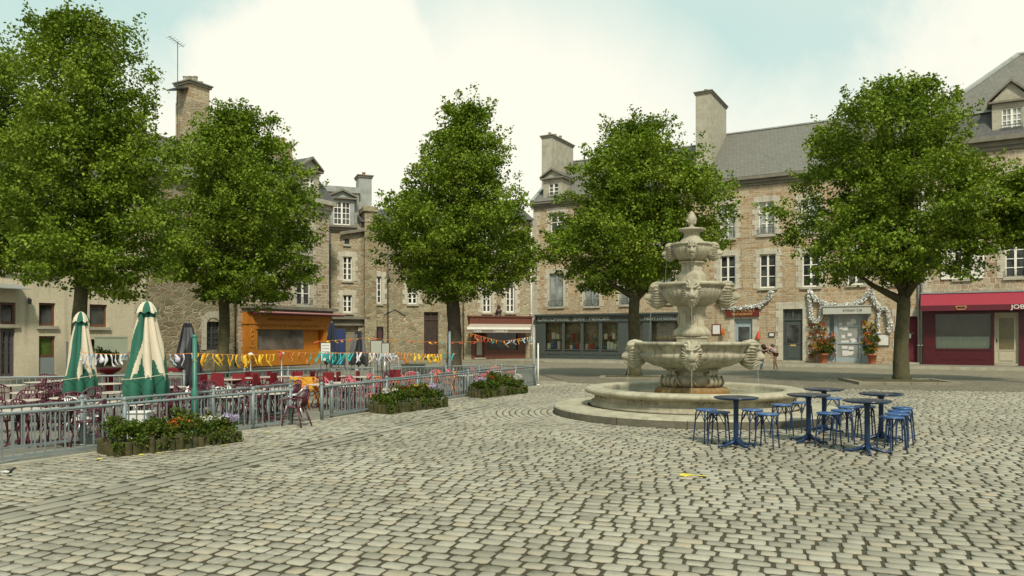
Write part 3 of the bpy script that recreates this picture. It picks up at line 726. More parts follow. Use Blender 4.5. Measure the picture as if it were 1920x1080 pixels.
text('lettering', 'NEWTIMERELIN', .36, ((FR.s(1214) + FR.s(1275)) / 2, -.245, (zb + zc - .2) / 2), (R(90), 0, 0), LETT, sfo, .006, .95)

# house B: the tall orange house with the tinsel
B = FR.root('stone_house', 'tall orange stone house with a wide slate roof above the tinsel hung doorways', 'house', sB)
oB = sB
def sh(r): return (r[0] - oB, r[1] - oB, r[2], r[3])
w1 = [(1350, 479, 1379, 541), (1424, 476, 1455, 540), (1504, 474, 1537, 538), (1589, 471, 1622, 534), (1668, 469, 1702, 532)]
w2 = [(1350, 383, 1378, 447), (1422, 378, 1452, 440), (1502, 373, 1532, 436), (1586, 368, 1617, 431), (1665, 363, 1697, 427)]
R1 = [sh(FR.rect(*w)) for w in w1]; R2 = [sh(FR.rect(*w)) for w in w2]
dB1 = sh(FR.rect(1377, 598, 1411, 679)); dB1 = (dB1[0], dB1[1], SW + .1, dB1[3])
dB2 = sh(FR.rect(1468, 579, 1505, 679)); dB2 = (dB2[0], dB2[1], SW + .1, dB2[3])
dB3 = sh(FR.rect(1552, 588, 1630, 680)); dB3 = (dB3[0], dB3[1], SW + .05, dB3[3])
dB4 = sh(FR.rect(1689, 593, 1722, 680)); dB4 = (dB4[0], dB4[1], SW + .1, dB4[3])
lenB = sC - oB; zeB = 10.95
wall_mesh(.002, lenB - .01, -.05, zeB - .1, R1 + R2 + [dB1, dB2, dB3, dB4], 10, .26).build('wall', BRICK, B)
for i, r_ in enumerate(R1): window(B, *r_, rows=3, surround=ASHLAR, fr=.07)
for r_ in R2: window(B, *r_, rows=3, surround=ASHLAR, rail=True, gl=GLASSG)
cornice(B, .02, lenB - .02, zeB + .30, STONED, .55, .38)
gable_roof(B, .02, lenB + .3, zeB + .31, 5.0, 15.35, SLATE2)
chimney(B, -.55, .42, 1.0, 4.9, zeA, 17.25, STONE, 3)
door(B, *dB1, LTBLUE, glazed=(.36, .85), transom=.12, surround=ASHLAR)
door(B, *dB2, BLUEGREY, transom=.62, glazed=(.42, .86), surround=ASHLAR, slot=True)
# small shopfront with a white sign
sp = MB(); a, b, c, d = dB3; m1, m2 = FR.s(1567) - oB, FR.s(1614) - oB
sp.box(a + .003, m1 - .02, .05, .12, c + .003, c + .65); sp.box(m2 + .02, b - .003, .05, .12, c + .003, c + .65)
for xx in (a + .003, m1 - .09, m2 + .02, b - .09): sp.box(xx, xx + .087, .02, .13, c + .653, d - .003)
sp.box(m1, m1 + .09, .0, .13, c + .003, d - .003); sp.box(m2 - .09, m2, .0, .13, c + .003, d - .003)
sp.box(m1 + .09, m2 - .09, .02, .12, c + .003, c + .25); sp.box(m1 + .09, m2 - .09, .02, .12, c + 1.05, c + 1.13); sp.box(m1 + .09, m2 - .09, .02, .12, d - .75, d - .66)
spo = sp.build('shop_door', LTBLUE, B)
MB().box(m1 + .09, m2 - .09, .06, .07, c + .25, d - .003).build('pane', GLASSC, spo)
MB().box(a + .09, m1 - .09, .06, .07, c + .65, d - .003).build('pane', GLASS, spo); MB().box(m2 + .107, b - .09, .06, .07, c + .65, d - .003).build('pane', GLASS, spo)
pb = MB(); rr = random.Random(3)
for i in range(26):
    xx = rr.uniform(m1 + .12, m2 - .42); zz = rr.uniform(c + .3, d - .5); pb.box(xx, xx + rr.uniform(.12, .3), .045 - i * .0006, .058, zz, zz + rr.uniform(.1, .24))
po_ = pb.build('paper_notices', WHITEPL, spo)
sgn = MB(); a2, b2 = FR.s(1545) - oB, FR.s(1634) - oB; zA, zB_ = FR.z(1590, 589), FR.z(1590, 575)
sgn.box(a2, b2, -.45, -.02, zA, zB_); sgn.box(a2 - .04, b2 + .04, -.50, .02, zB_ + .002, zB_ + .06)
so_ = sgn.build('shop_sign', M_('grey_white_board', (.42, .42, .36), .6, .1, 4), B)
text('lettering', 'artisan Lie', .24, ((a2 + b2) / 2 + .3, -.455, (zA + zB_) / 2), (R(90), 0, 0), IRON, so_, .004)
# red sign over the pale door
a3, b3 = FR.s(1362) - oB, FR.s(1424) - oB; zA, zB_ = FR.z(1393, 593.5), FR.z(1393, 577)
rs = MB().box(a3, b3, -.14, -.03, zA, zB_).build('hanging_sign', SIGNR, B)
text('lettering', 'L\'ESTAMINET', .26, ((a3 + b3) / 2, -.145, zB_ - .17), (R(90), 0, 0), GOLD, rs, .006)
text('lettering', 'RESTAURANT', .20, ((a3 + b3) / 2, -.145, zA + .14), (R(90), 0, 0), GOLD, rs, .006)
# dark red door
d4 = door(B, *dB4, MAROOND, glazed=(.62, .64), surround=ASHLAR); d4['label'] = 'dark red panelled door'
downpipe(B, lenB - .12, SW, zeB, ZINC)
# menu boards and notices on the wall (parts of the house)
def board(root, off, px0, py0, px1, py1, fm, pm, y=-.05, name='notice_board'):
    r_ = FR.rect(px0, py0, px1, py1); a, b, c, d = r_[0] - off, r_[1] - off, r_[2], r_[3]
    f = MB(); f.box(a, b, y, .0 - .024, c, d); o = f.build(name, fm, root); MB().box(a + .06, b - .06, y - .008, y - .002, c + .06, d - .06).build('notice', pm, o); return o
board(B, oB, 1335, 608, 1352, 628, SIGNR, WHITEPL); board(B, oB, 1441, 623, 1453, 632, IRON, WHITEPL)
board(B, oB, 1645, 626, 1668, 649, STONED, WHITEPL); board(B, oB, 1518, 648, 1530, 660, STONED, WHITEPL)
nt = MB(); x0_, x1_, z0_, z1_ = FR.rect(1700, 626, 1708, 634); nt.box(x0_ - oB, x1_ - oB, .12, .14, z0_, z1_)
nt.build('door_notice', WHITEPL, d4)

# house C: mansard house with the maroon shop
C_ = FR.root('mansard_house', 'stone house with slate mansard roof above the maroon shop at the right edge', 'house', sC)
oC = sC; lenC = 16.0; zeC = FR.z(1885, 263)
def shc(r): return (r[0] - oC, r[1] - oC, r[2], r[3])
wc = [(1789, 452, 1820, 523), (1885, 449, 1924, 520)]; wc2 = [(1789, 330, 1820, 392), (1882, 322, 1918, 386)]
RC = [shc(FR.rect(*w)) for w in wc]; RC2 = [shc(FR.rect(*w)) for w in wc2]
x0, x1, z0, z1 = shc(FR.rect(1732, 553, 1990, 682)); shC = (.1, x1, SW, z1 - .1)
wall_mesh(0, lenC, -.05, zeC - .1, RC + RC2 + [(.35, shC[1], SW + .02, FR.z(1800, 586))], 11, .30).build('wall', BRICK2, C_)
window(C_, *RC[0], rows=4, surround=ASHLAR, shut=(-1, 1)); window(C_, *RC[1], rows=4, surround=ASHLAR, rail=True)
for r_ in RC2: window(C_, *r_, rows=4, surround=ASHLAR, gl=GLASSG)
qb = MB(); z = 3.6; k = 0
while z < zeC - .6: qb.box(-.012, .5 if k % 2 else .32, -.027, .05, z + .004, z + .316); z += .32; k += 1
qb.build('quoins', ASHLAR, C_)
cornice(C_, 0, lenC, zeC + .2, STONED, .7, .45)
zbk = FR.z(1850, 211, .9); hr = FR.s(1909, 6) - oC
mb = MB(); e = -.3; yb_ = .8
mb.add([(-.25, e, zeC + .22), (lenC, e, zeC + .22), (lenC, yb_, zbk), (.4, yb_, zbk), (-.25, 12, zeC + .22), (.4, 11, zbk), (lenC, 12, zeC + .22), (lenC, 11, zbk)], [(0, 1, 2, 3), (0, 3, 5, 4), (1, 6, 7, 2), (4, 5, 7, 6), (0, 4, 6, 1)])
mr = mb.build('mansard_slope', SLATE, C_)
zr = FR.z(1909, 104, 6)
mb = MB(); mb.add([(.25, yb_ - .12, zbk + .01), (lenC, yb_ - .12, zbk + .01), (lenC, 6, zr), (hr, 6, zr), (.25, 11.2, zbk + .01), (lenC, 11.2, zbk + .01)], [(0, 1, 2, 3), (0, 3, 4), (3, 2, 5, 4), (1, 5, 2), (0, 4, 5, 1)]); ur = mb.build('roof', SLATE2, C_)
hb = MB(); hb.tube([(.25, yb_ - .1, zbk + .05), (hr, 6, zr + .05)], .14, 6); hb.tube([(hr, 6, zr + .05), (lenC, 6, zr + .05)], .12, 6); hb.box(.2, lenC, yb_ - .2, yb_ - .1, zbk - .06, zbk + .05); hb.build('ridge_capping', LEAD, ur)
ds0, ds1 = FR.s(1860, .1) - oC, FR.s(1930, .1) - oC
dormer(C_, ds0, ds1, zeC + .2, FR.z(1897, 192), FR.z(1897, 150), -.05, 4.0, win=(FR.s(1878, .1) - oC, FR.s(1916, .1) - oC, zeC + .35, FR.z(1897, 202)), rail=True, cols=4, rows=4, gl=GLASSG)
# maroon shopfront
zt = FR.z(1800, 584); zv0, zv1 = FR.z(1800, 582.5, -1.0), FR.z(1800, 572, -1.0)
sm = MB(); wx0, wx1 = FR.s(1754) - oC, FR.s(1858) - oC; dxa, dxb = FR.s(1864) - oC, FR.s(1910) - oC; zwb, zwt = FR.z(1800, 654.5), FR.z(1800, 589)
sm.box(.1, wx0, -.18, .03, SW + .003, zt); sm.box(.2, wx0 - .12, -.20, -.18, SW + .15, zwb - .1); sm.box(.2, wx0 - .12, -.20, -.18, zwb + .05, zt - .2)
sm.box(wx0, wx1, -.15, .03, SW + .003, zwb); sm.box(wx1, dxa, -.17, .03, SW + .003, zt); sm.box(dxb, dxb + 1.2, -.17, .03, SW + .003, zt)
sm.box(wx0, wx1, -.15, .03, zwt, zt); sm.box(dxa, dxb, -.15, .03, zwt + .05, zt); sm.box(.1, dxb + 4, -.12, .03, zt + .003, FR.z(1800, 556))
sm.box(dxb + 1.2, dxb + 4, -.15, .03, SW, zwb)
sm.box(wx0 + .0, wx1, -.19, -.15, zwb - .05, zwb + .02)
mid = (wx0 + wx1) / 2
for a, b in ((wx0 + .25, mid - .12), (mid + .12, wx1 - .25)):
    sm.box(a, b, -.165, -.15, SW + .25, zwb - .28); sm.box(a + .06, b - .06, -.178, -.165, SW + .31, zwb - .34)
smo = sm.build('shopfront', MAROONP, C_)
MB().box(wx0, wx1, -.06, -.05, zwb + .02, zwt).build('shop_pane', GLASSC if False else SGLASS, smo)
cb_ = MB(); x = wx0 + .05
while x < wx1 - .05:
    cb_.tube([(x, .02, zwb + .03), (x, .02, zwb + .66)], .045, 6); x += .085
cb_.build('cafe_curtain', M_('white_curtain', (.55, .58, .48), .9, .06, 6), smo)
bk = MB(); bk.box(wx0, wx1, .22, .28, zwb, zwt); bk.build('back_curtain', M_('olive_curtain', (.10, .085, .035), .9, .4, 1.4), smo)
MB().box(dxb + 1.2, dxb + 4, -.06, -.05, zwb + .02, zwt).build('shop_pane', GLASS, smo)
door(smo, dxa, dxb, SW + .12, zwt + .05, CREAMD, gl=M_('curtained_door_glass', (.13, .11, .05), .15, .25, 9), glazed=(.27, .9), y=-.02)
aw = MB(); ztop = FR.z(1800, 550); ax1 = dxb + 4
aw.add([(.0, -.13, ztop), (ax1, -.13, ztop), (ax1, -1.05, zv1), (.0, -1.05, zv1), (.0, -.13, ztop - .05), (ax1, -.13, ztop - .05), (ax1, -1.05, zv1 - .04), (.0, -1.05, zv1 - .04)], [(0, 3, 2, 1), (4, 5, 6, 7), (0, 4, 7, 3), (1, 2, 6, 5), (0, 1, 5, 4), (3, 7, 6, 2)])
awo = aw.build('awning', MAROONA, smo)
vb = MB(); vb.box(0, ax1, -1.08, -1.055, zv0, zv1); vo_ = vb.build('awning_valance', MAROOND, smo)
vx = FR.s(1911, -1.08) - oC
text('lettering', 'JOBERT', .30, (vx - .34, -1.085, (zv0 + zv1) / 2), (R(90), 0, 0), WHITEP, smo, .004, 1.15, 'LEFT')
cup = MB(); cx_ = FR.s(1802, -1.08) - oC; zc_ = (zv0 + zv1) / 2
cup.tube([(cx_ - .24, -1.09, zc_ + .08), (cx_ + .24, -1.09, zc_ + .08)], .018, 6); cup.tube([(cx_ - .24, -1.09, zc_ + .08), (cx_ - .17, -1.09, zc_ - .08), (cx_ + .17, -1.09, zc_ - .08), (cx_ + .24, -1.09, zc_ + .08)], .018, 6)
cup.build('cup_emblem', GOLD, smo)
MB().box(-.02, ax1, -.20, -.0, ztop + .005, ztop + .08).build('awning_rail', ZINC, smo)
downpipe(C_, .03, SW, zeC, ZINC, y=-.09)

# ---- left terrace --------------------------------------------------------------
FL = Fac((-.686 * 29, 29), (.5, .866))
s1_ = FL.s(273)
# house 1: cream rendered
L1 = FL.root('rendered_house', 'cream rendered house with brown framed windows at the left edge', 'house')
zl = 8.2
wl = [(0, 567, 30, 608), (73, 568, 104, 611), (168, 571, 201, 613), (0, 455, 26, 507), (72, 452, 103, 513), (170, 460, 198, 518), (-90, 560, -50, 606), (-90, 445, -50, 502)]
RL = [FL.rect(*w) for w in wl]
dl = [FL.rect(0, 616, 28, 700), FL.rect(73, 630, 104, 702), FL.rect(170, 636, 200, 700)]; dl = [(a, b, .02, d) for a, b, c, d in dl]
wall_mesh(-5, s1_ - .004, -.05, zl, RL + dl, 9, .22).build('wall', RENDERW, L1)
for r_ in RL: window(L1, *r_, fm=BROWNW, gl=GLASS, rows=1, cols=1, fr=.09)
for i, r_ in enumerate(dl):
    if i == 0: window(L1, *r_, fm=M_('purple_grey_paint', (.07, .06, .065), .5, .1, 4), gl=GLASS, rows=4, cols=2, fr=.13, sill=False)
    elif i == 1: w = window(L1, r_[0], r_[1], r_[2] + .75, r_[3], fm=BROWNW, gl=M_('painted_green_reflection_glass', (.06, .10, .02), .08, .7, 1.5), rows=1, cols=1, fr=.09, sill=False); MB().box(r_[0] + .003, r_[1] - .003, .08, .12, r_[2], r_[2] + .745).build('door_panel', GREYW, w)  # green reflection is painted into the pane's base colour
    else: window(L1, *r_, fm=BROWNW, gl=GLASS, rows=1, cols=1, fr=.09, sill=False)
gable_roof(L1, -5, s1_, zl + .01, 4.5, 10.2, SLATE)
lb = MB(); xl = FL.s(52); zl2 = FL.z(52, 560); lb.tube([(xl, 0, zl2), (xl, -.12, zl2 + .05), (xl, -.15, zl2)], .012, 6); lb.lathe([(.03, zl2 - .22), (.07, zl2 - .2), (.085, zl2 - .03), (.02, zl2 + .02)], 6, (xl, -.15)); lb.build('wall_lantern', IRON, L1)
pn = MB(); r_ = FL.rect(168, 633, 229, 676); pn.box(r_[0], r_[1], -.40, -.36, r_[2], r_[3]); pn.box(r_[0] - .03, r_[1] + .03, -.42, -.38, r_[3] + .002, r_[3] + .05)
mpb = pn.build('glazed_notice_panel', M_('pale_green_panel', (.36, .40, .30), .4, .08, 2), L1)
cn = MB(); r_ = FL.rect(0, 534, 36, 543); cn.prism([(0, r_[3]), (0, r_[3] + .04), (-.8, r_[2] + .02), (-.8, r_[2] - .01)], -5 if False else r_[0] - .8, r_[1], 'x'); cn.build('glass_canopy', ZINC, L1)

# house 2: rubble stone with the tall chimney
L2 = FL.root('rubble_house', 'rough rubble stone house with a very tall chimney behind the second tree', 'house', s1_)
s2_ = FL.s(447); o2 = s1_
r_ = FL.rect(387, 603, 413, 656); hA = (r_[0] - o2, r_[1] - o2, r_[2], r_[3])
ze2 = 9.3
wall_mesh(.004, s2_ - o2 - .004, -.05, ze2, [hA], 8, .28).build('wall', RUBBLE, L2)
window(L2, *hA, fm=IRON, gl=GLASS, rows=5, cols=4, fr=.03, sill=False, y=.2)
ab = MB(); n = 7; xc = (hA[0] + hA[1]) / 2; wr = (hA[1] - hA[0]) / 2
for i in range(n):
    a0 = math.pi * (.12 + .76 * i / n); a1 = math.pi * (.12 + .76 * (i + 1) / n) - .03
    rad0, rad1 = wr + .02, wr + .34; cz = hA[3] - wr * .55
    ab.prism([(xc + rad0 * math.cos(a0), cz + rad0 * math.sin(a0)), (xc + rad1 * math.cos(a0), cz + rad1 * math.sin(a0)), (xc + rad1 * math.cos(a1), cz + rad1 * math.sin(a1)), (xc + rad0 * math.cos(a1), cz + rad0 * math.sin(a1))], -.025, .02, 'y')
z = hA[2]
while z < hA[3] - .25: ab.box(hA[0] - .28, hA[0] + .004, -.024, .02, z, z + .28); ab.box(hA[1] - .004, hA[1] + .28, -.024, .02, z, z + .28); z += .29
ab.build('arch_stones', ASHLAR, L2)
gable_roof(L2, .0, s2_ - o2, ze2 + .01, 3.2, 11.9, SLATE2, depth=7)
cx0, cx1 = FL.s(356, .6) - o2, FL.s(403, .6) - o2
zc_t = FL.z(380, 157, .6)
chimney(L2, cx0, cx0 + (cx1 - cx0) * .80, .6, 1.7, ze2 - .5, zc_t, RUBBLE2, 4, 'x', brick=BRICK)
downpipe(L2, s2_ - o2 - .25, .1, ze2, IRON, r=.04)
an = MB(); ax_ = cx0 - .25; an.tube([(ax_, 1.2, ze2 + 1), (ax_, 1.2, zc_t + 1.9)], .02, 6); an.tube([(ax_ - .5, 1.2, zc_t + 2.0), (ax_ + .35, 1.2, zc_t + 1.75)], .015, 5)
for q in range(6): xx = ax_ - .45 + q * .14; an.tube([(xx, .95, zc_t + 1.98 - q * .04), (xx, 1.45, zc_t + 1.98 - q * .04)], .008, 4)
an.build('antenna', IRON, L2)
sv = MB(); sv.prism([(cx0 - .65, zc_t - .55), (cx0 + .0, zc_t - .35), (cx0 + .0, zc_t - .42), (cx0 - .65, zc_t - .62)], .7, 1.5, 'y'); sv.build('metal_flashing', IRON, L2)

# house 3: corner mansard with the orange shop
L3 = FL.root('corner_mansard_house', 'pale stone corner house with mansard roof above the carved orange shopfront', 'house', s2_)
o3 = s2_; s3_ = FL.s(617); len3 = s3_ - o3
def sh3(r): return (r[0] - o3, r[1] - o3, r[2], r[3])
ze3 = FL.z(606, 382); rw = [sh3(FL.rect(*w)) for w in [(493, 500, 512, 566), (556, 508, 583, 572), (493, 400, 512, 468), (556, 410, 583, 475)]]
zs3 = FL.z(540, 588); hs = (FL.s(475) - o3, FL.s(600) - o3, .9, FL.z(540, 618))
shp = (.25, len3 - .1)
wall_mesh(.004, len3, -.05, ze3 - .1, rw + [(shp[0] + .3, shp[1] - .3, .1, zs3 - .4)], 8, .55).build('wall', BRICK2, L3)
for r_ in rw: window(L3, *r_, rows=3, surround=ASHLAR, rail=True)
cornice(L3, 0, len3 + .1, ze3 + .15, STONE, .75, .45)
zb3 = FL.z(600, 325, .8)
mb = MB(); mb.add([(-.1, -.3, ze3 + .16), (len3 + .3, -.3, ze3 + .16), (len3 - .55, .8, zb3), (.0, .8, zb3), (-.1, 8, ze3 + .16), (len3 + .3, 8, ze3 + .16), (len3 - .55, 7, zb3), (0, 7, zb3)], [(0, 1, 2, 3), (1, 5, 6, 2), (5, 4, 7, 6), (4, 0, 3, 7), (0, 4, 5, 1)]); m3 = mb.build('mansard_slope', SLATE, L3)
mb = MB(); mb.add([(-.05, .7, zb3 + .01), (len3 - .5, .7, zb3 + .01), (len3 - 2.2, 3.8, zb3 + 1.3), (.0, 3.8, zb3 + 1.3), (-.05, 7.1, zb3 + .01), (len3 - .5, 7.1, zb3 + .01)], [(0, 1, 2, 3), (1, 5, 2), (2, 5, 4, 3), (3, 4, 0), (0, 4, 5, 1)]); mb.build('roof', SLATE2, L3)
dx_0, dx_1 = FL.s(563) - o3, FL.s(596) - o3
dormer(L3, dx_0, dx_1, ze3 + .1, FL.z(580, 322), FL.z(580, 296), -.1, 2.5, win=(dx_0 + .4, dx_1 - .4, ze3 + .35, FL.z(580, 335)), rows=4)
chimney(L3, FL.s(521, 2) - o3, FL.s(548, 2) - o3, 2, 3.2, zb3, FL.z(535, 268, 2), BRICK, 3, 'x', potm=TERRA)
# orange shopfront
of = MB(); zt3 = zs3
of.box(shp[0], shp[1], -.42, .03, zt3 + .02, zt3 + .20, 0)
ofr = MB(); y_ = -.30
pw = hs[0] - shp[0]
ofr.box(shp[0], hs[0], -.32, .03, .05, zt3); ofr.box(hs[1], shp[1], -.32, .03, .05, zt3); ofr.box(hs[0], hs[1], -.32, .03, hs[3], zt3)
ofr.box(hs[0], hs[1], -.30, .03, .05, hs[2])
ofr.box(shp[0] - .05, shp[1] + .05, -.38, .0, zt3 - .62, zt3 - .55); ofr.box(hs[0] - .12, hs[1] + .12, -.37, -.32, hs[3] + .02, hs[3] + .08)
for a, b in ((shp[0], hs[0]), (hs[1], shp[1])):
    w_ = b - a
    for zz0, zz1 in ((.25, .95), (1.05, 2.25)):
        ofr.box(a + w_ * .2, b - w_ * .2, -.345, -.32, zz0, zz1); ofr.tube([((a + b) / 2 + w_ * .16 * math.cos(q), -.355, (zz0 + zz1) / 2 + (zz1 - zz0) * .33 * math.sin(q)) for q in np.linspace(0, 6.283, 13)], .025, 5)
        for q in range(3): ofr.tube([((a + b) / 2 - .05 * w_, -.36, zz0 + (zz1 - zz0) * (.3 + .2 * q)), ((a + b) / 2 + .09 * w_, -.36, zz0 + (zz1 - zz0) * (.38 + .2 * q))], .03, 5)
x = hs[0]; q = 0
while x < hs[1] - .3:
    zz = hs[3] + .2
    ofr.tube([(x, -.335, zz - .05), (x + .08, -.345, zz + .06), (x + .17, -.335, zz), (x + .24, -.345, zz - .06), (x + .32, -.335, zz + .05)], .022, 5); x += .33
for i in range(20):
    xx = shp[0] + 1.4 + i * .16; ofr.tube([(xx, -.335, zt3 - .42), (xx + .07, -.345, zt3 - .3), (xx + .12, -.335, zt3 - .42)], .016, 4)
oo = ofr.build('shopfront', ORANGE, L3)
sd0 = hs[1] - (hs[1] - hs[0]) * .30
MB().box(hs[0] + .01, sd0, -.16, -.14, hs[2], hs[3]).build('shop_pane', GLASSG if False else M_('warm_shop_glass', (.10, .085, .07), .07, .6, 1.2), oo)
MB().box(sd0, hs[1] - .01, .05, .12, .06, hs[3]).build('door_recess', ORANGE, oo)
of.box(shp[0] - .1, shp[1] + .35, -.55, .03, zt3 + .203, zt3 + .38); of.build('shop_cornice', STONED, oo)
MB().box(shp[0] + .3, shp[1] + .45, -.85, -.30, zt3 - .10, zt3 + .015).build('folded_awning', MAROOND, oo)
ll = MB(); ll.tube([(shp[0] + .3, -.86, zt3 + .0), (shp[1] + .45, -.86, zt3 + .0)], .05, 8); ll.build('awning_bar', M_('rose_bar', (.40, .18, .17), .5, .05), oo)

# ---- back row (facing the camera) -----------------------------------------------
pe = FL.p + FL.d * s3_
FB = Fac((pe.x - .6, pe.y + 2.6), (12.7, 4.9))
K4 = FB.s(676); K5 = FB.s(872); K6 = FB.s(999)
q0 = FB.s(611)
K1 = FB.root('lead_dormer_house', 'narrow rubble house with a lead clad dormer storey above the dark garage opening', 'house', q0)
def f4(r, o): return (r[0] - o, r[1] - o, r[2], r[3])
z4 = FB.z(650, 428)
wn = [f4(FB.rect(*w), q0) for w in [(643, 481, 660, 526), (643, 553, 660, 586)]]; sm_ = f4(FB.rect(646, 448, 655, 458), q0)
gar = f4(FB.rect(616, 600, 672, 690), q0); gar = (gar[0], gar[1], .02, gar[3])
wall_mesh(.0, K4 - q0, -.05, z4, wn + [sm_, gar], 8, .25).build('wall', RUBBLE2, K1)
for r_ in wn: window(K1, *r_, rows=4 if r_[3] - r_[2] > 1.4 else 3, surround=ASHLAR)
window(K1, *sm_, fm=IRON, rows=2, cols=2, fr=.03)
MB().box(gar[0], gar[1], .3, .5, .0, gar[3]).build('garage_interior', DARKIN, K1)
lt = MB(); lt.box(gar[0] - .2, gar[1] + .7, -.35, .02, gar[3] + .05, gar[3] + .22); lt.box(gar[0] - .2, gar[1] + .3, -.12, .02, gar[3] - .35, gar[3] + .047); lt.build('shop_canopy', STONED, K1)
cornice(K1, 0, K4 - q0 - .3, z4 + .15, STONED, .4, .3)
mx0, mx1, mz0, mz1 = f4(FB.rect(625, 378, 656, 422, 1.0), q0)
dormer(K1, f4(FB.rect(619, 0, 666, 0, 1.0), q0)[0], f4(FB.rect(619, 0, 664, 0, 1.0), q0)[1], z4 + .1, FB.z(640, 374, 1), FB.z(640, 356, 1), .9, 4, wall=LEAD, roofm=LEAD, win=(mx0, mx1, mz0, mz1), rows=4, cols=4)
mb = MB(); mb.box(-.6, K4 - q0 + .1, 1.3, 6, z4 - .2, FB.z(640, 362, 1.5)); mb.build('lead_wall', LEAD, K1)
MB().box(-.6, K4 - q0 + .2, 1.2, 6.5, FB.z(640, 362, 1.5) + .003, FB.z(640, 351, 1.5)).build('roof', LEAD, K1)
chimney(K1, f4(FB.rect(673, 0, 698, 0, 1.6), q0)[0], f4(FB.rect(673, 0, 697, 0, 1.6), q0)[1], 1.6, 2.8, z4 - .5, FB.z(685, 328, 1.6), LEAD, 1, potm=TERRA)
# lean-to shed roof with its gable, standing proud of the wall
gx0, gx1 = f4(FB.rect(641, 0, 688, 0), q0)[:2]; za = FB.z(660, 437); zb4 = FB.z(676, 415)
mb = MB(); mb.add([(gx0 - .2, -.3, za - .05), (gx1 + .1, -.3, za + .35), (gx1 + .1, 1.6, zb4 + .35), (gx0 + .9, 1.6, zb4 + .1), (gx0 - .2, -.3, za - .2), (gx1 + .1, -.3, za + .2)], [(0, 1, 2, 3), (0, 4, 5, 1), (0, 3, 4), (4, 3, 2, 5), (1, 5, 2)]); mb.build('lean_to_roof', STONED, K1)
downpipe(K1, .25, .1, z4, IRON, r=.05)
K2 = FB.root('rubble_house', 'dark rubble stone house with a tall brown doorway behind the middle tree', 'house', K4)
z5 = FB.z(720, 394); o = K4
w5 = [f4(FB.rect(*w), o) for w in [(699, 518, 715, 569), (765, 530, 782, 570), (765, 440, 782, 490)]]
dd5 = f4(FB.rect(698, 613, 719, 662), o); dd6 = f4(FB.rect(795, 585, 822, 672), o); dd6 = (dd6[0], dd6[1], .35, dd6[3])
wall_mesh(0.003, K5 - o - .003, -.05, z5 - .9, w5 + [dd5, dd6], 8, .3).build('wall', RUBBLE, K2)
for r_ in w5: window(K2, *r_, rows=4, surround=ASHLAR)
window(K2, *dd5, fm=MAROONP, gl=GLASS, rows=2, cols=2, y=.2); 
door(K2, *dd6, M_('dark_brown_wood', (.05, .022, .015), .6, .3, 5), gl=DARKIN, glazed=(.5, .9), transom=.5, y=.2)
gable_roof(K2, 0, K5 - o, z5 - .88, 3, z5 + .5, SLATE, depth=6)
mb = MB(); sx0, sx1 = f4(FB.rect(682, 0, 704, 0), o)[:2]; mb.box(sx0, sx1, -.35, 1.8, 0, FB.z(690, 398)); mb.box(sx0 - .1, sx1 + .1, -.45, 1.9, FB.z(690, 398) + .003, FB.z(690, 389)); mb.build('chimney_breast', RUBBLE, K2)
downpipe(K2, FB.s(727) - o, .1, z5 - 1, IRON, r=.04); downpipe(K2, FB.s(868) - o, .1, z5 - 1, IRON, r=.04)
pb_ = MB(); pb_.tube([(FB.s(720) - o, -.04, FB.z(720, 590)), (FB.s(740) - o, -.04, FB.z(740, 580)), (FB.s(760) - o, -.04, FB.z(740, 592))], .025, 5); pb_.build('cable', IRON, K2)
K3 = FB.root('small_stone_house', 'small stone house with two white windows above the red brown shop with cream awning', 'house', K5)
o = K5; z6 = FB.z(930, 410)
w6 = [f4(FB.rect(*w), o) for w in [(905, 535, 921, 586), (949, 535, 965, 586), (905, 440, 921, 490), (949, 440, 965, 490)]]
s6 = f4(FB.rect(884, 618, 985, 681), o); s6 = (s6[0], s6[1], .15, s6[3])
wall_mesh(.003, K6 - o, -.05, z6, w6 + [s6], 8, .5).build('wall', RUBBLE2, K3)
for r_ in w6: window(K3, *r_, rows=4, surround=ASHLAR, fr=.08)
gable_roof(K3, 0, K6 - o, z6 + .01, 3.5, z6 + 1.9, SLATE, depth=7)
fx0, fx1 = f4(FB.rect(878, 0, 994, 0), o)[:2]
shf = MB(); ztp, zbt = FB.z(935, 595), FB.z(935, 609)
shf.box(fx0, fx1, -.38, .02, zbt, ztp); shf.box(fx0 - .08, fx1 + .08, -.46, .02, ztp + .002, ztp + .09)
wx0, wx1, wz0, wz1 = f4(FB.rect(913, 622, 970, 656), o); dxa, dxb = f4(FB.rect(889, 0, 909, 0), o)[:2]
shf.box(s6[0], dxa, -.05, .3, .15, zbt - .003); shf.box(dxb, wx0, -.05, .3, .15, zbt - .003); shf.box(wx1, s6[1], -.05, .3, .15, zbt - .003); shf.box(wx0, wx1, -.05, .3, .15, wz0)
sho = shf.build('shopfront', REDBR, K3)
MB().box(wx0, wx1, .1, .12, wz0, zbt).build('shop_pane', M_('dim_shop_glass', (.06, .055, .045), .08, .6, 1.5), sho)
door(sho, dxa, dxb, .2, FB.z(900, 628), REDBR, gl=M_('pale_door_glass', (.34, .33, .26), .2, .1, 3), glazed=(.12, .93), y=.05)
awb = MB(); ya = -1.3; z_a = FB.z(935, 609); z_b = FB.z(935, 614, -1.3); ax0, ax1 = FB.s(875, -1.3) - o, FB.s(994, -1.3) - o
awb.add([(fx0, -.39, z_a + .05), (fx1, -.39, z_a + .05), (ax1, ya, z_b), (ax0, ya, z_b), (fx0, -.39, z_a), (fx1, -.39, z_a), (ax1, ya, z_b - .05), (ax0, ya, z_b - .05)], [(0, 3, 2, 1), (4, 5, 6, 7), (0, 4, 7, 3), (1, 2, 6, 5), (0, 1, 5, 4), (3, 7, 6, 2)]); awb.build('awning', CREAMC, sho)
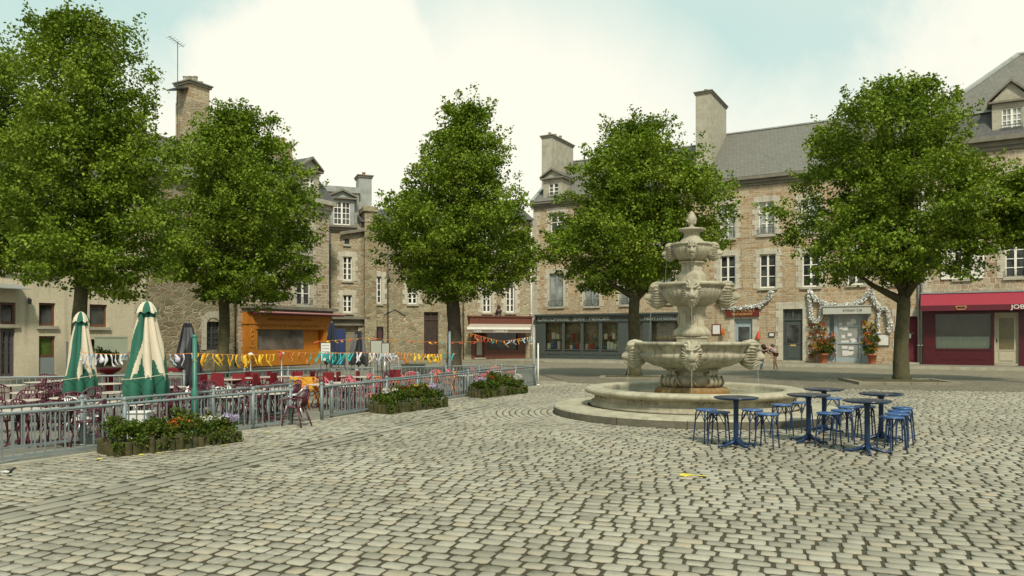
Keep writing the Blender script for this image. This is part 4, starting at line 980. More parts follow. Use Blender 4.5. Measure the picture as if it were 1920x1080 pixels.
MB().box(ax0, ax1, ya - .10, ya - .005, z_b - .14, z_b + .01).build('awning_bar', WHITEP, sho)
MB().box(ax0, ax1, ya - .05, ya - .03, z_b - .36, z_b - .143).build('awning_valance', M_('taupe_valance', (.20, .165, .13), .8, .06), sho)
text('lettering', 'CAFÉ', .22, ((ax0 + ax1) / 2 - 1.5, ya - .055, z_b - .25), (R(90), 0, 0), WHITEP, sho, .004)
text('lettering', 'CANAILLE', .22, ((ax0 + ax1) / 2 + .1, ya - .055, z_b - .25), (R(90), 0, 0), WHITEP, sho, .004)
bu = MB(); bx = FB.s(933) - o; bu.lathe([(.16, ztp + .09), (.14, ztp + .16), (.07, ztp + .22), (.16, ztp + .34), (.20, ztp + .46), (.07, ztp + .54), (.07, ztp + .58), (.13, ztp + .68), (.12, ztp + .80), (.03, ztp + .88)], 12, (bx, -.25), mod=lambda a, i, z: 1 + .25 * math.cos(a) ** 2 if 3 <= i <= 4 else 1)
tag(bu.build('statue_bust', M_('dark_bronze', (.05, .03, .02), .5, .2), None, True), 'small dark bust standing on the ledge of the red brown shop between two white windows', 'bust')
b_ = bpy.data.objects['statue_bust']; b_.location = FB.p + FB.d * K5; b_.rotation_euler[2] = FB.rz
downpipe(K3, K6 - o - .15, .1, z6, WHITEP, r=.06)
pvb = MB(); pvb.box(-3.5, K6 + .4, -4.0, .02, -.03, .07); pv2 = pvb.build('pavement', PAVES); pv2.location = FB.p; pv2.rotation_euler[2] = FB.rz; tag(pv2, kind='structure')

# ------------------------------------------------------------------ trees
def leaf_quads(C, axis, size, r):
    """kite shaped leaves: centres C (n,3), leaf axes, sizes"""
    n = len(C); side = np.cross(axis, r.normal(size=(n, 3)) + np.array([0, 0, 1.2])); side /= np.linalg.norm(side, axis=1)[:, None] + 1e-9
    s = size[:, None]; V = np.empty((n, 4, 3))
    V[:, 0] = C; V[:, 1] = C + axis * s * .45 + side * s * .42; V[:, 2] = C + axis * s; V[:, 3] = C + axis * s * .45 - side * s * .42
    V[:, 2, 2] -= size * .15
    return V.reshape(-1, 3), np.arange(4 * n).reshape(n, 4)
def tree(base, D, sil, label, trunk_r, seed, cat='tree', nsp=620, per=62, leaf=.105, tpx=None, fork=None, group='trees in the square', lean=0.0, gap=0.0):
    """sil: silhouette rows (photo row, left column, right column) measured at the trunk's distance"""
    r = np.random.default_rng(seed); rd = random.Random(seed)
    root = empty('tree', base); tag(root, label, cat, group)
    k = D / F; bx = base[0]
    Z = np.array([CH + (HOR - a) * k for a, b, c in sil]); L = np.array([bx - (b - 960) * k for a, b, c in sil]); Rr = np.array([(c - 960) * k - bx for a, b, c in sil])
    o = np.argsort(Z); Z, L, Rr = Z[o], L[o], Rr[o]
    zmin, zmax = Z[0], Z[-1]
    mid = (Rr - L) / 2; half = (Rr + L) / 2
    def cen(z): return np.interp(z, Z, mid)
    def rad(z): return np.interp(z, Z, half)
    zz = np.linspace(zmin, zmax, 200); w = (rad(zz) + .25) ** 1.35; cw = np.cumsum(w); cw /= cw[-1]
    ns = nsp; K = max(36, int(nsp * .08)); zk = np.interp((np.arange(K) + r.random(K)) / K, cw, zz); ak = np.arange(K) * 2.39996 + r.random(K) * .5
    rk = r.uniform(.45, 1.0, K); rk[: K // 5] *= .4; r.shuffle(rk); lr = r.uniform(.55, 1.05, K) * (.75 + .25 * D / 28)
    Rk = np.maximum(rad(zk) - lr * .40, .05); LC = np.stack([cen(zk) + Rk * rk * np.cos(ak), Rk * rk * np.sin(ak), zk], 1)
    own = r.integers(0, K, ns); d = r.normal(size=(ns, 3)); d[:, 2] = np.abs(d[:, 2]) * .8 - .15; d /= np.linalg.norm(d, axis=1)[:, None]
    P = LC[own] + d * (lr[own] * r.uniform(.35, 1.0, ns))[:, None] * np.array([1, 1, .62])
    a = np.arctan2(P[:, 1], P[:, 0] - cen(P[:, 2])); z = P[:, 2]
    ax = d * .55 + np.stack([np.cos(a) * .65, np.sin(a) * .65, .30 + .7 * (z - zmin) / (zmax - zmin) - .35 * (z < zmin + 1.2)], 1) + r.normal(size=(ns, 3)) * .2
    ax /= np.linalg.norm(ax, axis=1)[:, None]
    ln = r.uniform(.30, .80, ns) * (.6 + .4 * min(1, D / 25))
    over = np.hypot(P[:, 0] - cen(z), P[:, 1]) - rad(np.clip(z, zmin, zmax)); P -= np.stack([np.cos(a), np.sin(a), 0 * a], 1) * np.maximum(over - .05, 0)[:, None] * .6
    P[:, 2] = np.minimum(P[:, 2], zmax - .72); P -= ax * (ln * .45)[:, None]
    shoot = r.random(ns) < .14; ln[shoot] *= 1.7; ax[shoot] += np.array([0, 0, .5]); ax /= np.linalg.norm(ax, axis=1)[:, None]
    lobe_tone = r.random(K)
    # dense inner clumps give the crown its body
    m = per; t = r.random((ns, m)) ** .8
    spread = (.20 * (1.1 - t) + .03)[:, :, None] * (ln[:, None, None] / .7 + .35)
    C = P[:, None, :] + ax[:, None, :] * (t * ln[:, None])[:, :, None] + np.clip(r.normal(size=(ns, m, 3)), -1.9, 1.9) * spread * np.array([1, 1, .5]) * np.where(shoot, .6, 1.0)[:, None, None]
    C = C.reshape(-1, 3); la = np.repeat(ax, m, 0) * .8 + r.normal(size=C.shape) * .75; la[:, 2] -= .25; la /= np.linalg.norm(la, axis=1)[:, None]
    sz = leaf * r.uniform(.6, 1.3, len(C))
    V, Q = leaf_quads(C, la, sz, r)
    tone = np.repeat(np.clip(np.repeat(r.random(ns) * .35 + lobe_tone[own] * .3, m) + r.random(len(C)) * .35, 0, 1), 4)
    # stray long shoots on the outline
    npmesh('crown', V, Q, LEAF, root, cols=tone)
    # trunk and limbs
    mb = MB(); ft = zmin + (zmax - zmin) * .10 if fork is None else CH + (HOR - fork) * k
    pts = []; rr = []
    n = 9
    for i in range(n + 1):
        q = i / n; pts.append((lean * q + .05 * math.sin(q * 5 + seed), .04 * math.sin(q * 4 + seed), -.05 + q * (ft + .05)))
        rr.append(trunk_r * (1.0 - .22 * q + .45 * math.exp(-q * 14) + .035 * math.sin(i * 2.3 + seed)))
    mb.tube(pts, rr, 14)
    top = Vector(pts[-1])
    for i in range(11):
        an = i * 2.4 + seed; hh = zmin + (zmax - zmin) * (.12 + .075 * i); rq = float(rad(hh)) * (.62 if i < 8 else .35)
        end = Vector((float(cen(hh)) + rq * math.cos(an), rq * math.sin(an), hh))
        st = top + Vector((0, 0, -.25 + .10 * i * (zmax - ft) / 8))
        if i > 4: st = top + Vector((0, 0, (zmax - ft) * .06 * (i - 4)))
        m1 = st.lerp(end, .4) + Vector((0, 0, -.15 + .25 * rd.random())); m2 = st.lerp(end, .72) + Vector((rd.uniform(-.15, .15), rd.uniform(-.15, .15), .1))
        mb.tube([st, m1, m2, end], [trunk_r * (.62 - .03 * i), trunk_r * .34, trunk_r * .2, .012], 7)
    mb.tube([top - Vector((0, 0, .1)), top + Vector((.1, 0, (zmax - ft) * .4)), Vector((float(cen(zmax)), 0, zmax - .6))], [trunk_r * .75, trunk_r * .42, .02], 9)
    mb.build('trunk', BARKM if seed % 2 else BARK, root, True)
    return root
TA = GD(152, 20)
tree((TA.x, 20, 0), 20, [(4, 130, 165), (30, 105, 190), (80, 62, 240), (140, 50, 265), (200, 40, 305), (300, 10, 325), (400, -10, 335), (460, 0, 330), (500, 30, 320), (535, 90, 290), (560, 190, 245)], 'tallest and nearest tree, standing on the terrace behind the smaller striped parasol', .20, 3, nsp=1500, per=62, leaf=.085, fork=470)
TZ = GD(-25, 23)
tree((TZ.x, 23, 0), 23, [(80, -50, 20), (150, -90, 62), (260, -120, 85), (380, -130, 95), (470, -110, 90), (515, -60, 60)], 'tree cut off by the left edge of the photo in front of the cream house', .20, 4, nsp=900, per=60, leaf=.09)
TB = GD(418, 30)
tree((TB.x, 30, 0), 30, [(188, 430, 450), (225, 398, 500), (265, 350, 520), (330, 322, 575), (400, 308, 600), (470, 300, 606), (515, 290, 590), (545, 320, 560), (568, 390, 510)], 'second tree from the left, in front of the rough stone house with the tall chimney', .24, 5, leaf=.105, nsp=1600)
TC = GD(850, 30)
tree((TC.x, 30, 0), 30, [(178, 862, 885), (205, 838, 905), (250, 830, 925), (290, 780, 945), (350, 742, 975), (400, 712, 975), (425, 702, 1008), (470, 695, 1020), (520, 705, 1012), (545, 725, 985), (562, 800, 870)], 'middle tree of the row with a pointed crown, straight trunk behind the railings', .31, 6, leaf=.105, nsp=1600)
TD = G(1187, 708)
tree(TD, TD.y, [(212, 1198, 1226), (235, 1150, 1242), (270, 1110, 1262), (310, 1090, 1322), (350, 1065, 1350), (400, 1022, 1375), (430, 1015, 1384), (470, 1018, 1368), (500, 1035, 1335), (530, 1080, 1290), (552, 1110, 1190)], 'tree directly behind the fountain in front of the blue grey shop', .26, 7, leaf=.105, nsp=1650, fork=550, lean=.1)
TE = G(1690, 718)
tree(TE, TE.y, [(132, 1688, 1715), (160, 1640, 1745), (190, 1592, 1768), (240, 1535, 1790), (300, 1527, 1830), (350, 1505, 1850), (400, 1466, 1862), (450, 1470, 1872), (480, 1492, 1860), (510, 1512, 1840), (532, 1540, 1720)], 'large tree in the kerbed bed to the right, in front of the red door', .26, 9, leaf=.10, nsp=1650, fork=552, lean=.05)
TF = GD(1985, 25)
tree((TF.x, 25, 0), 25, [(300, 1935, 1990), (330, 1885, 2010), (370, 1865, 2060), (410, 1852, 2080), (440, 1866, 2060), (458, 1895, 2020)], 'tree reaching in at the right edge of the photo in front of the mansard house', .22, 8, leaf=.10, nsp=750)

# tree beds
def bed(name, x0, x1, y0, y1, z, rz, c, label):
    o = empty(name, c, rz); tag(o, label, 'tree bed')
    mb = MB(); w = .22; n = 4
    for i in range(n):
        a = x0 + (x1 - x0) * i / n + .004; b = x0 + (x1 - x0) * (i + 1) / n - .004
        mb.box(a, b, y0, y0 + w, -.02, z); mb.box(a, b, y1 - w, y1, -.02, z)
    for i in range(n):
        a = y0 + w + (y1 - y0 - 2 * w) * i / n + .004; b = y0 + w + (y1 - y0 - 2 * w) * (i + 1) / n - .004
        mb.box(x0, x0 + w, a, b, -.02, z); mb.box(x1 - w, x1, a, b, -.02, z)
    mb.build('kerb', M_('old_kerb_stone', (.24, .215, .155), .9, .15, 2.5, .5, 14, col2=(.16, .145, .10)), o, bevel=.012)
    vs = []; fs = []; m = 14
    for i in range(m + 1):
        for j in range(m + 1):
            x = x0 + w + (x1 - x0 - 2 * w) * i / m; y = y0 + w + (y1 - y0 - 2 * w) * j / m; d = math.hypot(x, y)
            vs.append((x, y, z - .05 + .14 * math.exp(-d * 1.6) + .02 * math.sin(i * 1.7 + j * 2.3)))
    for i in range(m):
        for j in range(m): a = i * (m + 1) + j; fs.append((a, a + m + 1, a + m + 2, a + 1))
    MB().add(vs, fs).build('soil', SOIL, o, True); return o
bed('tree_bed', -1.75, 1.5, -1.35, 1.3, .10, R(-10), (TE.x, TE.y, 0), 'square kerbed bed of mossy soil round the large right hand tree')
bed('tree_bed', -1.3, 1.3, -.9, .9, .05, R(-8), (TD.x, TD.y, 0), 'low flat bed of brown earth round the tree behind the fountain')

# ------------------------------------------------------------------ fountain
FT = empty('fountain', (FCX, FCY, 0), math.atan2(FCY, FCX) - math.pi / 2)
tag(FT, 'tiered pale stone fountain with lion head spouts in a round basin on a step', 'fountain')
MB().lathe([(2.918, .128), (2.90, .158), (2.2, .166), (2.2, .0)], 96).build('step', FST, FT, False)
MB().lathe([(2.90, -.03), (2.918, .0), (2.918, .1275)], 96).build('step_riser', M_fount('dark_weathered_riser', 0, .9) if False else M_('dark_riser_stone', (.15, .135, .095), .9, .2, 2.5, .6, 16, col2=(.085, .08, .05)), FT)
jb = MB()
for i in range(14):
    a = 2 * math.pi * i / 14 + .2; M = Matrix.Rotation(a, 4, 'Z'); jb.box(2.25, 2.924, -.006, .006, .0, .1565, 0, M) if False else jb.box(2.85, 2.9235, -.007, .007, .005, .135, 0, M)
jb.build('step_joint', JOINT, FT)
MB().lathe([(2.14, .166), (2.16, .20), (2.10, .235), (2.12, .26), (2.05, .285), (2.05, .40), (2.10, .41)], 96).build('basin_wall', FST, FT, True)
MB().lathe([(2.05, .405), (2.16, .41), (2.235, .435), (2.265, .475), (2.25, .515), (2.19, .54), (2.0, .545), (1.88, .535), (1.84, .50), (1.84, .10)], 96).build('basin_rim', FST, FT, True)
rl = MB()
for i in range(10):
    a0 = 2 * math.pi * i / 10 - math.pi / 2 + .15; rr_ = 2.062
    def pp(da, z): return (rr_ * math.cos(a0 + da), rr_ * math.sin(a0 + da), z)
    for sg in (-1, 1):
        rl.tube([pp(sg * (.02 + .012 * q + .02 * math.cos(q * 1.1)), .345 + .035 * math.sin(q * 1.1) * (1 - q / 14)) for q in range(12)], .011, 5)
        rl.tube([pp(sg * .15, .33), pp(sg * .11, .37), pp(sg * .06, .34)], .012, 5)
    rl.tube([pp(0, .31), pp(0, .385)], .02, 6)
rl.build('scroll_relief', FST, FT, True)
wv = MB().lathe([(.3, .432), (1.85, .432)], 64).build('water', WATER, FT)
# pedestal with scrolled corners
def lobes(n, amp): return lambda a, i, z: 1 + amp * abs(math.sin(n * a / 2)) if i < 5 else 1
MB().lathe([(.70, .34), (.72, .44), (.70, .50), (.64, .545), (.57, .56)], 96, mod=lambda a, i, z: 1 + .09 * abs(math.sin(12 * a))).build('pedestal_foot', FSTR, FT, True)
pb = MB(); pb.lathe([(.54, .555), (.60, .60), (.61, .68), (.57, .76), (.45, .82), (.44, .87), (.52, .91), (.58, .93), (.59, .955)], 64, mod=lambda a, i, z: 1 + .04 * math.cos(8 * a))
pb.build('pedestal', FSTR, FT, True)
for i in range(4):
    sc = MB()
    a = math.pi / 4 + math.pi / 2 * i; M = Matrix.Rotation(a, 4, 'Z')
    for tt in (-.11, 0, .11):
        pth = [(.55 + .12 * math.cos(q), tt, .68 + .085 * math.sin(q)) for q in np.linspace(-2.4, 3.4, 14)]
        sc.tube([M @ Vector(p) for p in pth], [.055 - .0015 * q for q in range(14)], 7)
        pth = [(.55 + .07 * math.cos(q), tt * .8, .875 + .055 * math.sin(q)) for q in np.linspace(-2.0, 3.0, 10)]
        sc.tube([M @ Vector(p) for p in pth], .042, 7)
    sc.build('scroll_bracket', FSTR, FT, True)
for i in range(12):
    if i % 3 == 1: continue
    sc = MB(); a = math.pi * 2 * i / 12 + math.pi / 12 * 0; M = Matrix.Rotation(a, 4, 'Z')
    sc.tube([M @ Vector(p) for p in [(.59, -.10, .59), (.64, -.06, .66), (.61, 0, .77), (.64, .06, .66), (.59, .10, .59)]], .026, 6)
    sc.tube([M @ Vector(p) for p in [(.60, 0, .58), (.645, 0, .64), (.60, 0, .72)]], .03, 6)
    sc.build('acanthus_leaf', FSTR, FT, True)
MB().lathe([(.45, .945), (.60, .955), (.80, 1.0), (.98, 1.08), (1.08, 1.17), (1.10, 1.25), (1.06, 1.265), (1.07, 1.30), (1.12, 1.40), (1.14, 1.42), (1.18, 1.43), (1.20, 1.465), (1.18, 1.495), (1.10, 1.50), (1.02, 1.47), (.3, 1.40)], 96).build('large_bowl', FSTM, FT, True)
MB().lathe([(.36, 1.40), (.36, 1.60)], 4).build('column_plinth', FST, FT) if False else None
cb = MB(); cb.box(-.31, .31, -.31, .31, 1.38, 1.62); cb.box(-.33, .33, -.33, .33, 1.60 - .03, 1.60); cb.build('column_plinth', FST, FT, bevel=.01)
MB().lathe([(.36, 1.622), (.385, 1.66), (.375, 1.71), (.33, 1.77), (.28, 1.80)], 96, mod=lambda a, i, z: 1 + .035 * abs(math.sin(16 * a))).build('leaf_collar', FST, FT, True)
cs = MB()
def octo(mb, rs):
    vs = []; n = 8
    for r0, z in rs:
        for k in range(n): a = math.pi / 8 + k * math.pi / 4; vs.append((r0 * math.cos(a) * (1.0), r0 * math.sin(a), z))
    fs = [(i * n + k, i * n + (k + 1) % n, (i + 1) * n + (k + 1) % n, (i + 1) * n + k) for i in range(len(rs) - 1) for k in range(n)]
    return mb.add(vs, fs)
octo(cs, [(.31, 1.79), (.29, 1.82), (.275, 1.95), (.285, 2.10), (.325, 2.20), (.335, 2.25)])
for i in range(4):
    M = Matrix.Rotation(i * math.pi / 2, 4, 'Z')
    cs.tube([M @ Vector((.085 * math.cos(q), -.268, 2.0 + .13 * math.sin(q))) for q in np.linspace(0, 6.283, 17)], .011, 5, cap=False)
    cs.tube([M @ Vector(p) for p in [(0, -.268, 1.88), (0, -.285, 2.0), (0, -.27, 2.08)]], .022, 6)
    for sg in (-1, 1): cs.tube([M @ Vector(p) for p in [(0, -.27, 1.89), (sg * .05, -.285, 1.95), (sg * .055, -.27, 2.03)]], .016, 5)
    for sg in (-1, 1): cs.tube([M @ Vector((sg * .125, -.262, 1.84)), M @ Vector((sg * .115, -.262, 2.12))], .008, 4)
cs.build('column', FST, FT)
flute = lambda n, amp: (lambda a, i, z: 1 + amp * abs(math.sin(n * a / 2)) if 1 <= i <= 6 else 1)
MB().lathe([(.27, 2.245), (.34, 2.26), (.46, 2.32), (.57, 2.42), (.62, 2.53), (.62, 2.60), (.60, 2.63), (.64, 2.655), (.69, 2.67), (.705, 2.70), (.69, 2.74), (.62, 2.745), (.2, 2.68)], 144, mod=flute(36, .03)).build('middle_bowl', FST, FT, True)
MB().lathe([(.31, 2.70), (.31, 2.80), (.295, 2.83), (.30, 2.88), (.275, 2.93), (.235, 2.97)], 96, mod=lambda a, i, z: 1 + (.03 * abs(math.sin(14 * a)) if i > 1 else 0)).build('leaf_collar', FST, FT, True)
cs = MB(); octo(cs, [(.235, 2.96), (.225, 3.0), (.22, 3.10), (.245, 3.15)]); cs.lathe([(.24, 3.15), (.27, 3.16), (.275, 3.19), (.20, 3.20)], 48)
for i in range(4):
    M = Matrix.Rotation(i * math.pi / 2, 4, 'Z')
    cs.tube([M @ Vector((.05 * math.cos(q), -.212, 3.06 + .05 * math.sin(q))) for q in np.linspace(0, 6.283, 13)], .009, 5, cap=False); cs.tube([M @ Vector((0, -.215, 3.03)), M @ Vector((0, -.215, 3.09))], .013, 5)
cs.build('column', FST, FT)
MB().lathe([(.19, 3.195), (.23, 3.21), (.31, 3.28), (.38, 3.38), (.41, 3.47), (.40, 3.50), (.42, 3.52), (.445, 3.535), (.45, 3.56), (.43, 3.58), (.2, 3.55)], 120, mod=flute(30, .035)).build('upper_bowl', FST, FT, True)
MB().lathe([(.255, 3.55), (.255, 3.62), (.22, 3.66), (.17, 3.70), (.16, 3.78), (.19, 3.82), (.26, 3.845), (.275, 3.875), (.265, 3.895), (.05, 3.91)], 48).build('top_cup', FST, FT, True)
fb = MB(); fb.lathe([(.06, 3.89), (.085, 3.92), (.055, 3.95), (.075, 3.99), (.10, 4.05), (.095, 4.12), (.065, 4.19), (.03, 4.25), (.004, 4.275)], 24, mod=lambda a, i, z: 1 + .12 * math.sin(6 * a + z * 60) if i > 2 else 1)
fb.tube([(-.05, -.05, 4.0), (-.10, -.06, 4.07), (-.13, -.05, 4.06)], [.03, .025, .012], 6); fb.tube([(.05, -.05, 3.98), (.085, -.06, 4.03)], [.03, .015], 6)
fb.build('pine_cone_finial', FST, FT, True)
def lion(name, r0, zc, s, ang):
    """carved lion head, facing out; s = scale (1: 0.5 m tall)"""
    nu, nv = 112, 90; V = []; Fc = []
    def g(y, z, cy, cz, sy, sz): return math.exp(-((y - cy) / sy) ** 2 - ((z - cz) / sz) ** 2)
    zs = [-.31, -.27, -.23, -.20, -.175, -.155, -.138, -.126, -.116, -.10, -.06, -.02, .005, .03, .06, .09, .12, .17, .22, .26, .285]
    pf = [.00, .09, .135, .185, .215, .222, .200, .165, .205, .245, .262, .258, .235, .205, .178, .182, .172, .155, .125, .08, .0]
    wd = [.06, .05, .045, .045, .048, .05, .055, .06, .075, .078, .076, .060, .046, .042, .050, .095, .11, .12, .12, .10, .08]
    Wz = [.01, .07, .105, .125, .138, .147, .153, .156, .158, .162, .168, .172, .173, .173, .172, .170, .165, .150, .120, .080, .01]
    for j in range(nv + 1):
        zz = -.31 + .595 * (.5 - .5 * math.cos(math.pi * j / nv) * (.75) - .5 * (1 - 2 * j / nv) * .25)
        P_ = np.interp(zz, zs, pf); w_ = np.interp(zz, zs, wd); Wd = np.interp(zz, zs, Wz); x0 = .62 * Wd
        for i in range(nu):
            ph = 2 * math.pi * i / nu; cx = math.cos(ph); sy_ = math.sin(ph); Y = Wd * sy_
            if cx >= 0:
                X = x0 * cx ** .7; X += max(0, P_ - x0) * math.exp(-abs(Y / w_) ** 2.6)
                d = 0
                for sg in (-1, 1):
                    d -= .030 * g(Y, zz, sg * .060, .062, .026, .018); d += .012 * g(Y, zz, sg * .060, .060, .011, .008); d += .026 * g(Y, zz, sg * .068, .100, .036, .016)
                    d += .030 * g(Y, zz, sg * .100, -.01, .032, .045); d += .018 * g(Y, zz, sg * .045, -.07, .026, .03)
                    d -= .012 * g(Y, zz, sg * .022, -.012, .010, .010)
                    d += .055 * g(Y, zz, sg * .112, .185, .026, .032)
                d -= .012 * g(Y, zz, 0, -.075, .008, .03)
                X += d
            else: X = Wd * 1.5 * cx
            rr = math.hypot(Y / .150, (zz + .01) / .21); mane = max(0, min(1, (rr - .70) / .22)) if cx >= 0 else 1
            a2 = math.atan2(zz + .02, Y if cx >= 0 else Y * 1.0); rg = .014 * mane * math.sin(a2 * 21 + 1.6 * math.sin(rr * 7)) - (.010 if .60 < rr < .70 and cx > 0 else 0)
            k_ = 1 + rg / .12
            V.append((X * s * (k_ if cx < 0 else 1) + (rg * s if cx >= 0 else 0) + r0, Y * s * k_, (zz + .4 * rg) * s + zc))
    for j in range(nv):
        for i in range(nu): i2 = (i + 1) % nu; Fc.append((j * nu + i, j * nu + i2, (j + 1) * nu + i2, (j + 1) * nu + i))
    Fc.append(tuple(range(nu - 1, -1, -1))); Fc.append(tuple(nv * nu + k for k in range(nu)))
    M = Matrix.Rotation(ang, 4, 'Z'); V = [tuple(M @ Vector(v)) for v in V]
    h = MB().add(V, Fc).build(name, FST, FT, True)
    # neck and mane locks flowing back along the bowl
    nb = MB()
    for q in range(15):
        t = (q - 7) / 7; yy = t * .14 * s; w_ = .5 + .5 * ((q * 5) % 3) / 2
        nb.tube([M @ Vector(p) for p in [(r0 + .03 * s, yy, zc + (.21 - .17 * t * t) * s), (r0 - .06 * s, yy * 1.2, zc + (.23 - .16 * t * t) * s), (r0 - .17 * s, yy * 1.2 + .01, zc + (.20 - .14 * t * t - .02 * w_) * s), (r0 - .28 * s, yy * 1.05, zc + (.10 - .1 * t * t) * s)]], [.018 * s, .030 * s, .026 * s, .010 * s], 6)
    for q in range(7):
        for sg in (-1, 1):
            zz = zc + (.15 - .042 * q) * s; cu = .012 * math.sin(q * 2.1)
            nb.tube([M @ Vector(p) for p in [(r0 + .01, sg * .135 * s, zz), (r0 - .07 * s, sg * .15 * s, zz - (.005 + cu) * s), (r0 - .15 * s, sg * .14 * s, zz - .01 * s + cu), (r0 - .25 * s, sg * .09 * s, zz)]], [.012 * s, .020 * s, .018 * s, .008 * s], 6)
    nb.tube([M @ Vector(p) for p in [(r0 + .02, 0, zc), (r0 - .12 * s, 0, zc + .01), (r0 - .26 * s, 0, zc)]], [.14 * s, .135 * s, .06 * s], 12)
    nb.build('mane', FST, h, True)
    return h
for k in range(4):
    a = -math.pi / 2 + k * math.pi / 2
    lion('lion_head', 1.20, 1.245, 1.06, a); lion('lion_head', .72, 2.50, 1.0, a); lion('lion_head', .45, 3.41, .68, a)
def jet(r0, z0, z1, a, out=.10, w=.006):
    M = Matrix.Rotation(a, 4, 'Z'); pts = []; n = 12
    for i in range(n + 1): q = i / n; pts.append(M @ Vector((r0 + out * q ** .5, 0, z0 + (z1 - z0) * q)))
    MB().tube(pts, [w * (1 - .4 * i / n) + .001 * (i % 2) for i in range(n + 1)], 6).build('water_jet', STREAM, FT, True)
for k in range(4):
    a = -math.pi / 2 + k * math.pi / 2
    jet(1.30, 1.12, .44, a, .06, .0045); jet(.82, 2.40, 1.52, a, .06, .003); jet(.50, 3.34, 2.76, a, .05, .002)
MB().tube([(0, -.62, .60), (0, -.66, .605)], .06, 10).build('splash_plate', FSTR, FT) if False else None

# ------------------------------------------------------------------ railings
def railing(pts, label, h=.64, post_every=1.9, group=None, posts_h=.05, bar=.125, tr=.022):
    root = empty('railing', pts[0]); tag(root, label, 'railing', group)
    o0 = Vector(pts[0]); P = [Vector(p) - o0 for p in pts]
    rl = MB(); bb = MB(); acc = 0; posts = []
    for a, b in zip(P[:-1], P[1:]):
        d = b - a; L = d.length; d.normalize(); ang = math.atan2(d.y, d.x); M = Matrix.Translation(a) @ Matrix.Rotation(ang, 4, 'Z')
        rl.tube([a + Vector((0, 0, h)), b + Vector((0, 0, h))], tr, 8); rl.box(0, L, -.016, .016, .065, .10, 0, M)
        n = max(1, round(L / post_every))
        for i in range(n): posts.append(a + d * (L * i / n))
        m = max(1, int(L / bar))
        for i in range(m):
            x = L * (i + .5) / m; bb.box(x - .008, x + .008, -.007, .007, .10, h - .01, 0, M)
    posts.append(P[-1])
    rl.build('rail', FENCE, root, False); bb.build('baluster', FENCE, root)
    for p in posts[:99]:
        pb = MB(); pb.tube([p, p + Vector((0, 0, h + posts_h))], .030, 10); pb.lathe([(.034, h + posts_h), (.040, h + posts_h + .02), (.025, h + posts_h + .05), (.004, h + posts_h + .06)], 10, (p.x, p.y)); pb.lathe([(.055, .0), (.055, .012), (.03, .015)], 10, (p.x, p.y)); pb.build('post', FENCE, root, True)
    return root
def off(p, d): n = Vector((-fdir.y, fdir.x, 0)); return Vector(p) + n * d
railing([off(FP[0], .07), off(FP[1], .07), off(FP[2], .07), off(FP[3], .07), off(FP[4], .07)], 'grey railing along the near left terrace edge, behind the largest flower bed', group='grey railings round the terrace')
railing([off(FP[5], .07), off(FP[6], .07), off(FP[7], .07)], 'long grey railing from the terrace opening to its far corner, behind two flower beds', group='grey railings round the terrace')
ci = [off(p, 1.0) for p in FP]
railing([ci[0], ci[1], ci[2], ci[3], G(548, 778)], 'second grey railing running parallel just inside the near one', group='grey railings round the terrace')
railing([G(603, 789), G(700, 768), G(850, 742), G(940, 727)], 'second grey railing running parallel just inside the long far one', group='grey railings round the terrace')
BL = [GD(-120, 17.0), GD(130, 17.8), GD(345, 18.8)]
railing(BL, 'dark grey railing at the back of the terrace in front of the cream house', h=.66, group='grey railings round the terrace')
railing([GD(365, 19.2), GD(540, 22.0), GD(700, 23.2)], 'grey railing at the back of the terrace before the orange shop', h=.64, group='grey railings round the terrace')
railing([GD(735, 23.6), GD(930, 25.4), G(1004, 724)], 'grey railing closing the back of the terrace beside the middle tree trunk', h=.64, group='grey railings round the terrace')

